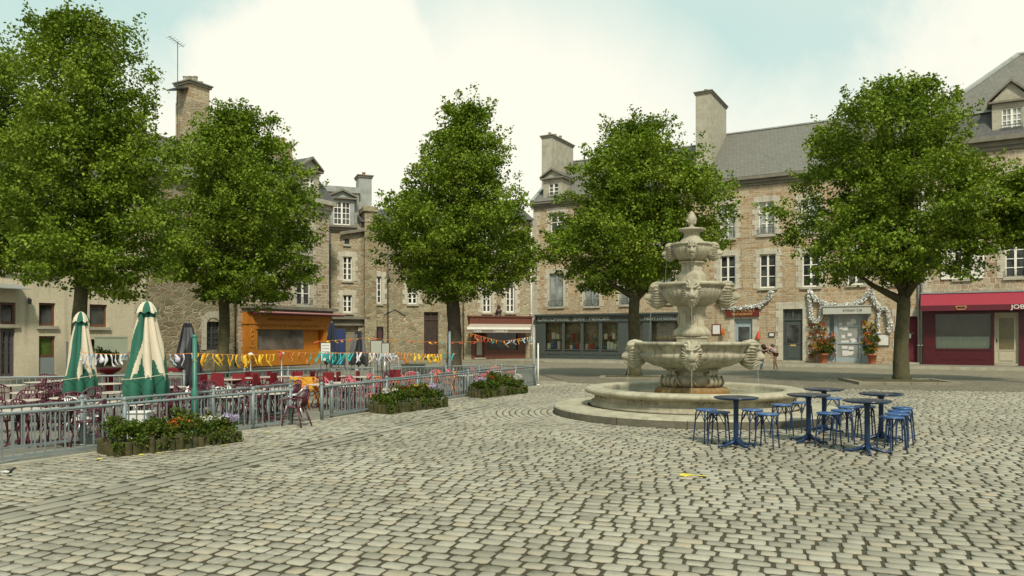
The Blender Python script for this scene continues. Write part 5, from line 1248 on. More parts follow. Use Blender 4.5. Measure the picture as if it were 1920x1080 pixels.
# ------------------------------------------------------------------ flower beds with log edging
def cluster(mb_list, center, rad, n, size, seed, flat=.6, up=.5):
    r = np.random.default_rng(seed); d = r.normal(size=(n, 3)); d /= np.linalg.norm(d, axis=1)[:, None]
    C = np.array(center) + d * (r.random(n) ** .5)[:, None] * np.array(rad); la = d * .6 + r.normal(size=(n, 3)) * .5 + np.array([0, 0, up]); la /= np.linalg.norm(la, axis=1)[:, None]
    V, Q = leaf_quads(C, la, size * r.uniform(.6, 1.4, n), r); mb_list.append((V, Q, np.repeat(r.random(n), 4)))
def join_np(name, lst, m, parent):
    V = np.concatenate([a for a, b, c in lst]); off_ = 0; Q = []
    for a, b, c in lst: Q.append(b + off_); off_ += len(a)
    return npmesh(name, V, np.concatenate(Q), m, parent, cols=np.concatenate([c for a, b, c in lst]))
def planter(pa, pb, depth, label, seed, h=.19, flowers=(), hi=.28):
    rd = random.Random(seed); d = (pb - pa); L = d.length; rz = math.atan2(d.y, d.x)
    root = empty('flower_bed', pa, rz); tag(root, label, 'flower bed', 'log edged flower beds along the railing')
    def log(x, y, r_):
        hh = h * rd.uniform(.68, 1.12)
        mb = MB(); mb.lathe([(r_ * 1.03, -.02), (r_, .02), (r_ * .97, hh * .6), (r_ * .95, hh - .012), (r_ * .86, hh), (.001, hh + .002)], 9, (x, y), mod=lambda a, i, z: 1 + .08 * math.sin(3 * a + x * 9 + z * 7))
        return mb
    allm = MB(); x = 0; cnt = 0
    while x < L:
        r_ = rd.uniform(.045, .068); log(x + r_, 0, r_).build('edging_log', LOG, root, True); x += 2 * r_ - .006; cnt += 1
    y = .1
    while y < depth:
        r_ = rd.uniform(.045, .065)
        for xx in (.05, L - .05): log(xx, y + r_, r_).build('edging_log', LOG, root, True)
        y += 2 * r_ - .004
    MB().box(.06, L - .06, .04, depth, .0, h - .05).build('soil', SOIL, root)
    F_ = []; n = int(L / .10)
    for i in range(n):
        xx = .1 + (L - .2) * i / max(1, n - 1)
        for yy in (.10, .26, .42):
            if yy > depth: continue
            hh = h + rd.uniform(.0, .09) + (hi - h) * math.sin(math.pi * (i + .5) / n) ** .6 * (yy + .3) + (.12 if rd.random() < .12 else 0)
            cluster(F_, (xx + rd.uniform(-.04, .04), yy, hh), (.09, .10, .10), 95, .045, rd.randint(0, 99999))
    for i in range(int(L / .07)):
        cluster(F_, (rd.uniform(0, L), rd.uniform(-.07, .02), h * rd.uniform(.35, 1.05)), (.06, .05, .08), 40, .04, rd.randint(0, 99999), up=-.1)
    for i in range(int(L / .12)):
        xx = rd.uniform(.1, L - .1); hz_ = hi + rd.uniform(.0, .12); cluster(F_, (xx, rd.uniform(.05, .4), hz_), (.025, .025, .07), 22, .045, rd.randint(0, 99999), up=1.2)
    join_np('foliage', F_, PLANT, root)['kind'] = 'stuff'
    for (fx, fy, fm, cnt_, sp, name) in flowers:
        Fl = []
        for q in range(cnt_):
            cx, cy, cz = L * fx + rd.gauss(0, sp), fy + rd.gauss(0, .06), hi + .05 + rd.uniform(-.03, .07); cluster(Fl, (cx, cy, cz), (.03, .03, .02), 12, .035, rd.randint(0, 99999), up=.8)
        join_np(name, Fl, fm, root)['kind'] = 'stuff'
    return root
planter(G(214, 857), G(449, 828), .50, 'largest log edged flower bed, nearest, with lilac flowers at its right end', 11, .20, [(.95, .15, PLIL, 26, .07, 'lilac_flowers'), (.45, .2, PRED, 6, .14, 'red_flowers'), (.8, .2, PWHI, 14, .12, 'white_flowers'), (.52, .2, PORA, 10, .1, 'orange_flowers')])
planter(G(727, 777), G(835, 763), .55, 'middle log edged flower bed with bright green leaves and a dark red plant', 12, .22, [(.86, .2, PLIL, 26, .12, 'lilac_flowers'), (.42, .25, PRED, 9, .10, 'red_flowers'), (.10, .2, PWHI, 14, .12, 'white_flowers'), (.65, .2, PYEL, 8, .1, 'yellow_flowers')], hi=.40)
planter(G(905, 747), G(986, 737), .55, 'far log edged flower bed near the end of the railing, white flowers on the right', 13, .21, [(.10, .2, PLIL, 22, .12, 'lilac_flowers'), (.35, .25, PRED, 6, .12, 'red_flowers'), (.92, .2, PWHI, 26, .15, 'white_flowers')], hi=.40)

# ------------------------------------------------------------------ terrace furniture
def make_chair(name, m, panel=False):
    root = empty(name); s = .80
    def P(*a): return tuple(v * s for v in a)
    sb = MB(); sb.lathe([(.02, .43 * s), (.19 * s, .43 * s), (.205 * s, .44 * s), (.205 * s, .455 * s), (.18 * s, .462 * s), (.02, .455 * s)], 18, mod=lambda a, i, z: 1 + .05 * math.cos(4 * a)); sb.build('seat', m, root, True)
    hoop = [(.23 * math.cos(a), .02 + .245 * math.sin(a), .64 + .0 * a) for a in np.linspace(R(10), R(-190), 15)]
    fr = MB(); fr.tube([P(.20, .20, .44), P(.235, .17, .60)] + [P(*p) for p in hoop] + [P(-.235, .17, .60), P(-.20, .20, .44)], .013, 6); fr.build('arm_frame', m, root, True)
    if panel:
        MB().prism([P(-.20, -.21, .50)[::2], P(.20, -.21, .50)[::2], P(.20, -.21, .84)[::2], P(-.20, -.21, .84)[::2]], -.235 * s, -.215 * s, 'y').build('backrest', m, root)
    else:
        bk = MB(); top = [P(.21 * math.cos(a), -.10 - .15 * abs(math.sin(a)) - .03, .68 + .16 * math.sin(-a)) for a in np.linspace(0, -math.pi, 13)]
        bk.tube([P(.20, -.13, .45)] + top + [P(-.20, -.13, .45)], .014, 6)
        for i in range(5):
            x = (-.12 + .06 * i); zt = .68 + .16 * math.sqrt(max(0, 1 - (x / .21) ** 2)); bk.tube([P(x * .8, -.19, .45), P(x, -.235, .62), P(x * 1.05, -.27, zt)], .011, 5)
        bk.build('backrest', m, root, True)
    for sx in (-1, 1):
        lf = MB(); lf.tube([P(sx * .15, .13, .44), P(sx * .19, .20, .22), P(sx * .21, .23, 0)], .013, 6); lf.build('leg', m, root, True)
        lr = MB(); lr.tube([P(sx * .15, -.13, .44), P(sx * .19, -.20, .22), P(sx * .22, -.27, 0)], .013, 6); lr.build('leg', m, root, True)
    return root
CH_ = {'maroon': make_chair('cafe_chair', MAROON), 'dark red': make_chair('cafe_chair', DRED, True), 'yellow': make_chair('cafe_chair', YELL, True), 'pink': make_chair('cafe_chair', PINK), 'coral': make_chair('cafe_chair', CORAL), 'orange': make_chair('cafe_chair', ORNG), 'silver': make_chair('cafe_chair', ALU)}
used = set()
def chair(kind, x, y, face, label):
    src = CH_[kind]; o = src if kind not in used else copy_tree(src); used.add(kind)
    o.location = (x, y, 0); o.rotation_euler = (0, 0, face); tag(o, label, 'chair', 'cafe chairs on the terrace'); return o
def make_table():
    root = empty('cafe_table'); h = .54
    MB().lathe([(.001, h - .018), (.285, h - .018), (.295, h - .012), (.295, h - .003), (.285, h), (.001, h)], 32).build('table_top', TTOP, root, False)
    MB().tube([(0, 0, .04), (0, 0, h - .02)], .022, 10).build('column', MAROON, root, True)
    fb = MB()
    for i in range(4):
        a = i * math.pi / 2 + .78; fb.tube([(0, 0, .10), (.10 * math.cos(a), .10 * math.sin(a), .06), (.22 * math.cos(a), .22 * math.sin(a), .012)], [.018, .016, .012], 6)
    fb.build('foot', MAROON, root, True); return root
tab0 = make_table(); tn = 0
HT = .54
# (column, row of the top, where, [(chair colour, side angle in degrees: 0 right, 90 far, 180 left, 270 near)])
TABS = [
 (40, None, 'nearest the bottom left corner', [('maroon', 5), ('maroon', 160)]),
 (38, 750, 'at the left edge behind two railings', [('maroon', 20), ('maroon', 200), ('maroon', 110)]),
 (52, 735, "below the cream house's glazed door", [('maroon', 60), ('maroon', 330), ('maroon', 170)]),
 (20, 722, 'farthest left against the back railing', [('maroon', 30), ('maroon', 190)]),
 (72, 716, 'under the window with painted green reflection', [('maroon', 10), ('maroon', 100)]),
 (128, 745, 'beneath the smaller striped parasol', [('maroon', 200), ('maroon', 300), ('maroon', 80)]),
 (110, 713, 'at the back, left of the smaller parasol', [('maroon', 350), ('maroon', 150)]),
 (202, 719, 'at the back between the striped parasols', [('maroon', 40), ('maroon', 250)]),
 (214, 735, 'midway between the two striped parasols', [('maroon', 190), ('silver', 320)]),
 (190, 763, 'under the railing, left of the larger parasol', [('maroon', 20), ('maroon', 150), ('silver', 260)]),
 (335, 747, 'just right of the larger striped parasol', [('maroon', 20), ('maroon', 290)]),
 (318, 768, 'behind the largest flower bed', [('maroon', 160), ('maroon', 0)]),
 (322, 725, 'at the back behind the larger parasol', [('maroon', 0), ('maroon', 120)]),
 (400, 735, 'just right of the green post', [('maroon', 60), ('maroon', 200), ('silver', 300)]),
 (455, 727, 'in front of the dark red chairs', [('maroon', 0), ('maroon', 180)]),
 (492, 752, 'at the right end of the near railing', [('maroon', 0), ('maroon', 80), ('silver', 180)]),
 (520, 728, 'left of the two yellow chairs', [('maroon', 190), ('maroon', 70)]),
 (602, 734, 'in the opening between the railings', [('maroon', 0), ('orange', 215), ('orange', 150)]),
 (665, 745, 'just right of the terrace opening', [('maroon', 350), ('pink', 180), ('pink', 270)]),
 (640, 721, 'right of the yellow chairs, farther back', [('maroon', 20), ('orange', 200)]),
 (705, 730, "behind the middle bed's left end", [('coral', 10), ('pink', 180), ('orange', 280)]),
 (768, 728, "behind the middle bed's right end", [('coral', 0), ('pink', 90), ('maroon', 180)]),
 (738, 714, 'at the back, beyond the middle bed', [('coral', 20), ('pink', 170)]),
 (810, 719, 'left of the middle tree trunk', [('orange', 0), ('maroon', 180), ('pink', 90)]),
 (880, 713, 'right of the middle tree trunk', [('pink', 10), ('pink', 180)]),
 (925, 709, 'above the far flower bed', [('coral', 0), ('coral', 90), ('pink', 190)]),
 (430, 711, 'leftmost of the dark red chair group', [('dark red', 0), ('dark red', 180), ('dark red', 260)]),
 (468, 708, 'second in the dark red chair group', [('dark red', 0), ('dark red', 260)]),
 (508, 706, "below the orange shop's window", [('dark red', 0), ('dark red', 180), ('dark red', 255)]),
 (548, 705, 'directly behind the two yellow chairs', [('dark red', 0), ('dark red', 170)]),
 (628, 705, 'at the back, below the white menu board', [('dark red', 0), ('dark red', 180), ('dark red', 270)]),
 (678, 706, 'at the back, below the black parasol', [('dark red', 0), ('dark red', 180)]),
]
TABS += [
 (112, -1, 'between the near railings, left of the largest flower bed', [('maroon', 0), ('maroon', 180)]),
 (245, -1, 'between the near railings, behind the white cabinet', [('maroon', 0), ('silver', 185)]),
 (425, -1, 'between the near railings, above the lilac flowers', [('maroon', 10), ('maroon', 175)]),
 (505, -1, 'between the near railings, beside the lone chair', [('silver', 0), ('maroon', 180)]),
 (655, -1, 'between the far railings at their left end', [('pink', 0), ('maroon', 180)]),
 (870, -1, 'between the far railings, beyond the middle bed', [('pink', 0), ('coral', 180)]),
]
side_name = {0: 'right', 45: 'far right', 90: 'far', 135: 'far left', 180: 'left', 225: 'near left', 270: 'near', 315: 'near right'}
for i, (px, row, where, chs) in enumerate(TABS):
    Dm = np.interp(px, [0, 240, 480, 550, 627, 882, 1006], [9.2, 10.7, 12.8, 13.4, 14.6, 19.8, 24.3]); p = GD(px, 11.0) if row is None else GD(px, Dm + 1.15 + .04 * (px > 600)) if row == -1 else GD(px, max(GZ(px, row, HT).y, Dm + (1.9 if px < 560 or px > 640 else 2.6)))
    t = tab0 if i == 0 else copy_tree(tab0)
    t.location = (p.x, p.y, 0); tag(t, 'round white topped cafe table ' + where, 'table', 'cafe tables on the terrace'); seen = {}
    for kind, an in chs:
        k45 = int(round((an % 360) / 45.0)) % 8 * 45; sn = side_name[k45]
        dist = .46 + .04 * math.sin(px + an); a = R(an) ; x, y = p.x + dist * math.cos(a), p.y + dist * math.sin(a)
        face = a + math.pi / 2 + .25 * math.sin(px * 1.3 + an)
        style = 'panel backed' if kind in ('dark red', 'yellow') else 'slat backed'
        chair(kind, x, y, face, f'{kind} chair {sn} of the table {where}')
for px, w_ in ((560, 'left'), (582, 'right')):
    p = GD(px, 17.6); chair('yellow', p.x, p.y, R(180) if False else 0.05, f'yellow panel backed chair, the {w_} one of the pair with backs to the opening')
p = G(560, 803); chair('maroon', p.x - .12, p.y + .25, R(75), 'maroon slat backed chair standing alone at the end of the near railing')
for i, (px, D) in enumerate(((415, 19.5), (560, 20.5), (740, 21.5))):
    p = GD(px, D); chair('dark red', p.x, p.y, .2 * i - .2, f'dark red chair standing loose {("left of the dark red chair group", "behind the left yellow chair", "at the back left of the middle tree")[i]}')

# ------------------------------------------------------------------ parasols
def closed_parasol(name, p, ztop, zbot, rad, mA, mB, label, base=True, tipm=None, seed=1, cap=True, pole_m=None, n=8, cat='parasol', group=None):
    root = empty(name, p); tag(root, label, cat, group); rd = random.Random(seed)
    pole_m = pole_m or ALU
    MB().tube([(0, 0, .0), (0, 0, ztop - .05)], .024, 10).build('pole', pole_m, root, True)
    H_ = ztop - zbot; nf = 16; m = 12 * nf; rows = 60
    V = []; Fc = []; Mi = []
    for j in range(rows + 1):
        q = j / rows; z = ztop - .10 - (H_ - .10) * q
        rr = rad * (.26 + .80 * q ** .95 if q < .8 else .26 + .80 * .8 ** .95 * (1 + .07 * math.sin((q - .8) / .2 * 3.14)))
        for i in range(m):
            a = 2 * math.pi * i / m; fold = abs(math.sin(a * nf / 4 + .5 * math.sin(q * 3 + seed)))
            r_ = rr * (.66 + .40 * fold + .04 * math.sin(a * 3 + q * 9 + seed)) * (1 + .06 * math.sin(a * 2 + q * 5))
            dz = -(.10 * H_ * (fold - .5)) * max(0, (q - .82) / .18)
            V.append((r_ * math.cos(a), r_ * math.sin(a), z + dz))
    for j in range(rows):
        for i in range(m):
            i2 = (i + 1) % m; Fc.append((j * m + i, j * m + i2, (j + 1) * m + i2, (j + 1) * m + i))
            q = (j + .5) / rows; a = 2 * math.pi * (i + .5) / m; fold = abs(math.sin(a * nf / 4 + .5 * math.sin(q * 3 + seed)))
            thr = .66 + .24 * (fold - .5) + .03 * math.sin(i * .9); gore = math.sin(a * nf / 4 * .5 + 1.1 * seed + 1.5 * q) > -.42
            Mi.append(1 if (q < thr and gore and q > .10) else 0)
    mb = MB(); mb.v = V; mb.f = Fc; mb.m = Mi; cn_ = mb.build('canopy', [mA, mB], root, True)
    so2 = cn_.modifiers.new('thick', 'SOLIDIFY'); so2.thickness = .006
    if cap:
        cb = MB(); mm = 32; V = []; Fc = []; Mi = []
        for j, (r_, z) in enumerate(((.01, ztop + .03), (.05 * rad / .3, ztop + .01), (.28 * rad, ztop - .03), (.40 * rad, ztop - .10), (.46 * rad, ztop - .17))):
            for i in range(mm): a = 2 * math.pi * i / mm; k2 = 1 + (.12 * math.sin(8 * a) if j > 1 else 0); V.append((r_ * k2 * math.cos(a), r_ * k2 * math.sin(a), z - (.02 * math.sin(8 * a) if j == 4 else 0)))
        for j in range(4):
            for i in range(mm): Fc.append((j * mm + i, j * mm + (i + 1) % mm, (j + 1) * mm + (i + 1) % mm, (j + 1) * mm + i)); Mi.append(1 if (i // 4) % 2 else 0)
        cb.v = V; cb.f = Fc; cb.m = Mi; cb.build('canopy_cap', [mA, mB], root, True)
    zs = zbot + H_ * .22; sb = MB(); sb.tube([(rad * 1.03 * math.cos(a), rad * 1.03 * math.sin(a), zs + .05 * math.sin(a + 1)) for a in np.linspace(0, 6.283, 33)], .006, 5, cap=False); sb.build('tie_cord', mB, root)
    if base:
        b = MB(); b.lathe([(.20, .0), (.20, .05), (.16, .07), (.05, .09), (.045, .26), (.0, .26)], 20); b.build('base', WHITEPL, root, True)
    return root
p1 = GD(152, 14.3); p2 = GD(276, 12.6)
closed_parasol('parasol', p1, 2.06, .50, .31, GREENC, CREAMP, 'smaller closed green and cream parasol on the left of the two', seed=1, group='closed striped parasols')
closed_parasol('parasol', p2, 2.18, .60, .375, GREENC, CREAMP, 'larger closed green and cream parasol, nearer the camera', seed=2, group='closed striped parasols')
pk = GD(352, 21.5)
closed_parasol('parasol', pk, 2.10, .75, .36, BLACKC, M_('grey_cloth', (.12, .12, .13), .8, .1), 'black closed parasol in front of the rubble stone house', seed=3, cap=False, group='dark closed parasols')
pk = GD(362, 20.3); closed_parasol('parasol', pk, 1.7, .3, .30, BLACKC, BLACKC, 'lower black closed parasol just left of the green post', seed=5, cap=False, group='dark closed parasols')
pn_ = GD(622, 36); closed_parasol('parasol', pn_, 2.4, .35, .38, NAVYC, NAVYC, 'navy closed parasol with a pale tip right of the orange shop', seed=4, cap=False, group='dark closed parasols')
pn_ = GD(672, 36.5); closed_parasol('parasol', pn_, 2.0, .3, .50, BLACKC, M_('grey_cloth', (.12, .12, .13)), 'black closed parasol beside the poster near the garage opening', seed=6, cap=False, group='dark closed parasols')
# white service cabinet under the big parasol
cbn = MB(); cbn.box(-.16, .16, -.12, .12, .03, .42); cbn.box(-.18, .18, -.14, .14, .423, .45); pc = GD(262, 11.6); co = cbn.build('side_cabinet', WHITEPL, None, bevel=.008); co.location = pc
tag(co, 'small white cabinet standing below the large striped parasol', 'cabinet')
# posts
def post(px, D, z1, r0, r1, m, label, name='post', base_=True, sign=None):
    p = GD(px, D); mb = MB(); mb.tube([(0, 0, 0), (0, 0, z1 * .45), (0, 0, z1 * .47), (0, 0, z1)], [r0, r0 * .9, r1, r1], 14); mb.lathe([(r1 * 1.2, z1), (r1 * 1.3, z1 + .02), (.004, z1 + .05)], 12)
    if base_: mb.lathe([(r0 * 1.8, 0), (r0 * 1.8, .015), (r0 * 1.1, .03)], 14)
    o = mb.build(name, m, None, True); o.location = p; tag(o, label, 'post'); return o
PG = post(365, 12.6, 1.60, .060, .035, GREENP, 'green tapered post behind the first flower bed carrying the garlands')
PL = post(843, 25.5, 1.75, .06, .045, FENCE, 'pale blue grey post left of the middle tree trunk', 'post')
PW = post(1001, 24.4, 1.95, .045, .03, ZINC, 'tall thin grey post at the far corner of the terrace railing', 'post')
PW2 = post(1009, 24.9, 1.35, .03, .022, WHITEP, 'short thin white post at the far corner of the terrace railing', 'post')
tp = MB(); tp.tube([(0, 0, 0), (0, 0, 1.5)], .022, 8); tp.tube([(.0, 0, .55), (.0, -.02, .62), (-.3, 0, .66), (-.36, 0, .6)], .012, 6); o = tp.build('patio_pole', IRON, None, True); o.location = GD(126, 17.0); tag(o, 'thin black pole standing left of the smaller parasol at the back railing', 'pole')

# ------------------------------------------------------------------ garlands of cloth strips
def cloth(name, cols): return [solid(f'{name}_{i}', c, .6, .1) for i, c in enumerate(cols)]
CW = cloth('pale_cloth', [(.60, .62, .62), (.30, .42, .52), (.55, .50, .58)]); CY = cloth('yellow_cloth', [(.75, .42, .01), (.80, .50, .03), (.62, .30, .01)])
CT = cloth('teal_cloth', [(.02, .35, .33), (.03, .42, .40), (.02, .22, .20)]); CR = cloth('red_cloth', [(.55, .06, .03), (.55, .20, .03)]); CB_ = cloth('black_cloth', [(.03, .03, .035), (.6, .58, .54)]); CM = CR + CY[:1] + CT[:1]
def garland(pts, segs, n, ln, label, seed, cord=ORNG, wdt=.05):
    rd = random.Random(seed); o0 = Vector(pts[0]); root = empty('garland', o0); tag(root, label, 'garland', 'coloured garlands strung over the terrace')
    P = [Vector(p) - o0 for p in pts]; path = []
    for a, b in zip(P[:-1], P[1:]):
        L = (b - a).length
        for i in range(10): q = i / 10; path.append(a.lerp(b, q) - Vector((0, 0, .04 * L * q * (1 - q))))
    path.append(P[-1]); MB().tube(path, .006, 4).build('cord', cord, root)
    tot = len(path) - 1; d = (P[-1] - P[0]).normalized(); d.z = 0; d.normalize()
    for i in range(n):
        q = (i + .5 + rd.uniform(-.15, .15)) / n * tot; k = int(q); c = path[k].lerp(path[min(k + 1, tot)], q - k)
        sg = segs[min(len(segs) - 1, int(i / n * len(segs)))]; m = sg[rd.randrange(len(sg))]
        l = ln * rd.uniform(.45, .95); w = wdt * rd.uniform(.3, .8); V = []; Fc = []; R_ = 7; sway = rd.uniform(-.08, .08); tw0 = rd.uniform(-.5, .5)
        for j in range(R_):
            t = j / (R_ - 1); tw = tw0 + t * rd.uniform(-.8, .8); ww = w * (.35 + .9 * abs(math.sin(1.2 + t * 2.3 + seed + i))); xx = sway * t * t * 2 + .02 * math.sin(t * 6 + i)
            ax = d * math.cos(tw) + Vector((-d.y, d.x, 0)) * math.sin(tw); base = c + d * xx - Vector((0, 0, l * t))
            bn = Vector((-ax.y, ax.x, 0)) * .004
            V += [base - ax * ww + bn, base + ax * ww + bn, base + ax * ww - bn, base - ax * ww - bn]
        for j in range(R_ - 1):
            for e in range(4): Fc.append((j * 4 + e, j * 4 + (e + 1) % 4, (j + 1) * 4 + (e + 1) % 4, (j + 1) * 4 + e))
        Fc += [(0, 1, 2, 3), (R_ * 4 - 4, R_ * 4 - 1, R_ * 4 - 2, R_ * 4 - 3)]
        MB().add(V, Fc).build('pennant', m, root, True)
def at(px, py, D): return Vector(((px - 960) / F * D, D, CH + (HOR - py) / F * D))
garland([at(150, 661, 14.0), at(240, 664, 13.4), at(365, 662, 12.6)], [CW, CW, CW, CW], 20, .27, 'garland of pale blue and white cloth strips between the striped parasols and green post', 1)
garland([at(365, 662, 12.6), at(520, 664, 14.5)], [CY], 18, .27, 'garland of bright yellow cloth strips right of the green post', 2)
garland([at(520, 658, 14.5), at(660, 662, 17.0)], [CR, CT, CT], 13, .26, 'garland of red and teal cloth strips in front of the orange shop', 3)
garland([at(596, 659, 22.0), at(665, 662, 22.6)], [CT], 9, .42, 'garland of turquoise cloth strips below the navy parasol', 4)
garland([at(665, 660, 20.0), at(742, 662, 21.0)], [CB_ + CW[:1], CW], 12, .40, 'garland of black, white and orange cloth strips below the menu boards', 5)
garland([at(742, 661, 21.0), at(830, 664, 22.5)], [CR[1:], CY, CY, CY], 14, .38, 'garland of golden yellow cloth strips ending left of the middle tree', 6)
garland([at(828, 661, 24.0), at(856, 663, 24.5)], [CT], 3, .34, 'short garland of teal cloth strips by the pale blue grey post', 7)
garland([at(590, 640, 24), at(690, 633, 24.4), at(800, 641, 25.2), at(900, 640, 26)], [CY + CR, CY + CR, CR + CT, CM, CT + CR, CR], 20, .11, 'high string of small orange, teal and yellow pennants above the far tables', 8, wdt=.06)
garland([at(880, 624, 25.5), at(940, 640, 25.0), at(1003, 630, 24.4)], [CR, CM, CB_ + CR, CW + CY, CW], 30, .24, 'garland of mixed cloth strips in front of the red brown shop window', 9, wdt=.035)

# menu boards, banner and poster near the garage opening
def stand_board(px, D, w, z0, z1, m, label, name='menu_board', tilt=.12, lines=5):
    root = empty(name, GD(px, D), 0); tag(root, label, 'sign')
    f = MB(); f.box(-w / 2 - .03, w / 2 + .03, -.02, .02, z0 - .03, z1 + .03); f.build('frame', IRON, root)
    MB().box(-w / 2, w / 2, -.028, -.022, z0, z1).build('sheet', m, root)
    if lines:
        lb = MB()
        for i in range(lines): zz = z1 - (i + .8) * (z1 - z0) / (lines + .6); lb.box(-w * .38, w * .38, -.032, -.029, zz, zz + .02)
        lb.build('menu_lines', M_('grey_print', (.25, .25, .24), .6, .05), root)
    lg = MB(); lg.tube([(-w / 2, 0, z0), (-w / 2 - .04, -.1, 0)], .015, 5); lg.tube([(w / 2, 0, z0), (w / 2 + .04, -.1, 0)], .015, 5); lg.tube([(0, .02, z0 + .1), (0, .3, 0)], .015, 5); lg.build('leg', IRON, root)
stand_board(611, 27, .33, .75, 1.38, M_('white_board', (.62, .62, .58), .5, .04), 'white framed menu board right of the orange shop window')
stand_board(706, 29, .42, .95, 1.45, M_('grey_board', (.36, .37, .31), .5, .04), 'left one of the two leaning pale menu boards before the small red brown window', lines=0)
stand_board(723, 28, .26, .85, 1.36, M_('grey_board', (.36, .37, .31), .5, .04), 'right one of the two leaning pale menu boards, narrower', lines=0)
stand_board(633, 38, .75, .2, 2.0, M_('navy_banner', (.02, .035, .11), .8, .1), 'tall dark blue banner standing in front of the garage opening', 'banner', lines=0)
ps = stand_board(656, 38, .42, .9, 1.75, M_('sand_poster', (.20, .17, .11), .7, .1), 'sand coloured poster beside the blue banner', 'poster', lines=0)
hr_ = MB(); hr_.tube([(-.45, 0, .95), (0, 0, .98), (.03, 0, .9), (.05, 0, .5), (.32, 0, .18), (.36, 0, 0)], .03, 8); hr_.tube([(-.4, 0, .95), (-.4, 0, 0)], .02, 6); o = hr_.build('handrail', ALU, None, True); o.location = GD(745, 24.0) ; tag(o, 'short curved silver handrail behind the back railing left of the tall brown door', 'handrail')
ct_ = MB(); ct_.box(-.5, .5, -.2, .2, 0, .38); ct_.box(-.54, .54, -.24, .24, .383, .42); o = ct_.build('stone_trough', STONE, None, bevel=.01); o.location = GD(775, 33); tag(o, 'long low stone trough behind the yellow garland', 'trough')
for px, D, lb_ in ((470, 24, 'left'), (528, 25.5, 'right')):
    b = MB(); b.lathe([(.07, 0), (.07, .04), (.02, .06), (.02, 1.0), (.10, 1.02), (.10, 1.05), (.03, 1.1)], 12); o = b.build('lamp_stand', WHITEPL, None, True); o.location = GD(px, D); tag(o, f'slim white stand in front of the orange shop, the {lb_} one', 'stand', 'slim white stands before the orange shop')
rb_ = MB(); rb_.box(-.5, .5, -.2, .2, .60, .72); rb_.tube([(-.4, 0, 0), (-.4, 0, .6)], .03, 8); rb_.tube([(.4, 0, 0), (.4, 0, .6)], .03, 8); o = rb_.build('red_bench', DRED, None, bevel=.01); o.location = GD(330, 21.5); tag(o, 'narrow dark red bench below the black parasol', 'bench')
pot = empty('potted_plant', GD(205, 22)); tag(pot, 'plant with pale green leaves in a red bowl between the striped parasols', 'plant')
MB().lathe([(.12, 0), (.10, .5), (.30, .62), (.34, .70), (.30, .70), (.05, .64)], 20).build('bowl', DRED, pot, True); Fq = []
for i in range(14): cluster(Fq, (random.uniform(-.25, .25), random.uniform(-.2, .2), random.uniform(.8, 1.25)), (.16, .14, .12), 60, .07, i)
join_np('foliage', Fq, PLANT, pot)

# ------------------------------------------------------------------ blue bar tables and stools
def make_bar_table():
    root = empty('bar_table'); h = .735
    MB().lathe([(.001, h - .035), (.27, h - .035), (.305, h - .022), (.318, h - .010), (.308, h), (.28, h + .003), (.001, h + .001)], 40).build('table_top', NAVYT, root, True)
    MB().lathe([(.036, .03), (.036, h - .10), (.05, h - .05), (.12, h - .036)], 18).build('column', NAVY, root, True)
    for i in range(4):
        a = i * math.pi / 2 + .35; c_, s_ = math.cos(a), math.sin(a)
        MB().tube([(.02 * c_, .02 * s_, .11), (.07 * c_, .07 * s_, .075), (.20 * c_, .20 * s_, .035), (.29 * c_, .29 * s_, .04), (.30 * c_, .30 * s_, .012)], [.034, .03, .021, .018, .022], 8).build('foot', NAVY, root, True)
    br = MB(); br.tube([(-.10, 0, h - .045), (.22, 0, h - .045)], .012, 6); br.build('bracket', NAVY, root, True)
    return root
def make_stool():
    root = empty('stool'); h = .50
    MB().lathe([(.001, h - .012), (.135, h - .014), (.155, h - .022), (.162, h - .012), (.158, h), (.13, h + .004), (.001, h - .002)], 28).build('seat', BLUES, root, True)
    for i in range(4):
        a = i * math.pi / 2 + math.pi / 4; c_, s_ = math.cos(a), math.sin(a)
        MB().tube([(.05 * c_, .05 * s_, h - .02), (.13 * c_, .13 * s_, h - .025), (.152 * c_, .152 * s_, h - .06), (.19 * c_, .19 * s_, .02), (.192 * c_, .192 * s_, 0)], [.011, .011, .011, .011, .014], 7).build('leg', NAVY, root, True)
    for i in range(4):
        a0 = i * math.pi / 2 + math.pi / 4; a1 = a0 + math.pi / 2; pts = []
        for q in np.linspace(0, 1, 9):
            a = a0 + (a1 - a0) * q; ch = math.cos(math.pi / 4) / math.cos((q - .5) * math.pi / 2); rr = (.165 - .03 * (1 - abs(2 * q - 1))) * ch; pts.append((rr * math.cos(a), rr * math.sin(a), h - .19 + .165 * math.sin(math.pi * q)))
        MB().tube(pts, .007, 6).build('brace', NAVY, root, True)
    return root
BT = [(1380, 744, 'leftmost and most separate of the blue bar tables, in front of the fountain step'), (1516, 739, 'blue bar table second from the left in front, by the fountain rim'), (1545, 728.5, 'blue bar table farthest back, partly hidden behind another table top'), (1626, 750, 'nearest blue bar table, in the middle of the right hand group'), (1652, 737, 'rightmost blue bar table with stools crowded at its right')]
bt0 = make_bar_table()
for i, (px, py, lb_) in enumerate(BT):
    o = bt0 if i == 0 else copy_tree(bt0); p = GZ(px, py, .735); o.location = (p.x, p.y, 0); o.rotation_euler[2] = .3 * i
    tag(o, 'dark ' + lb_ if lb_.startswith('blue') else lb_, 'table', 'dark blue bar tables by the fountain')
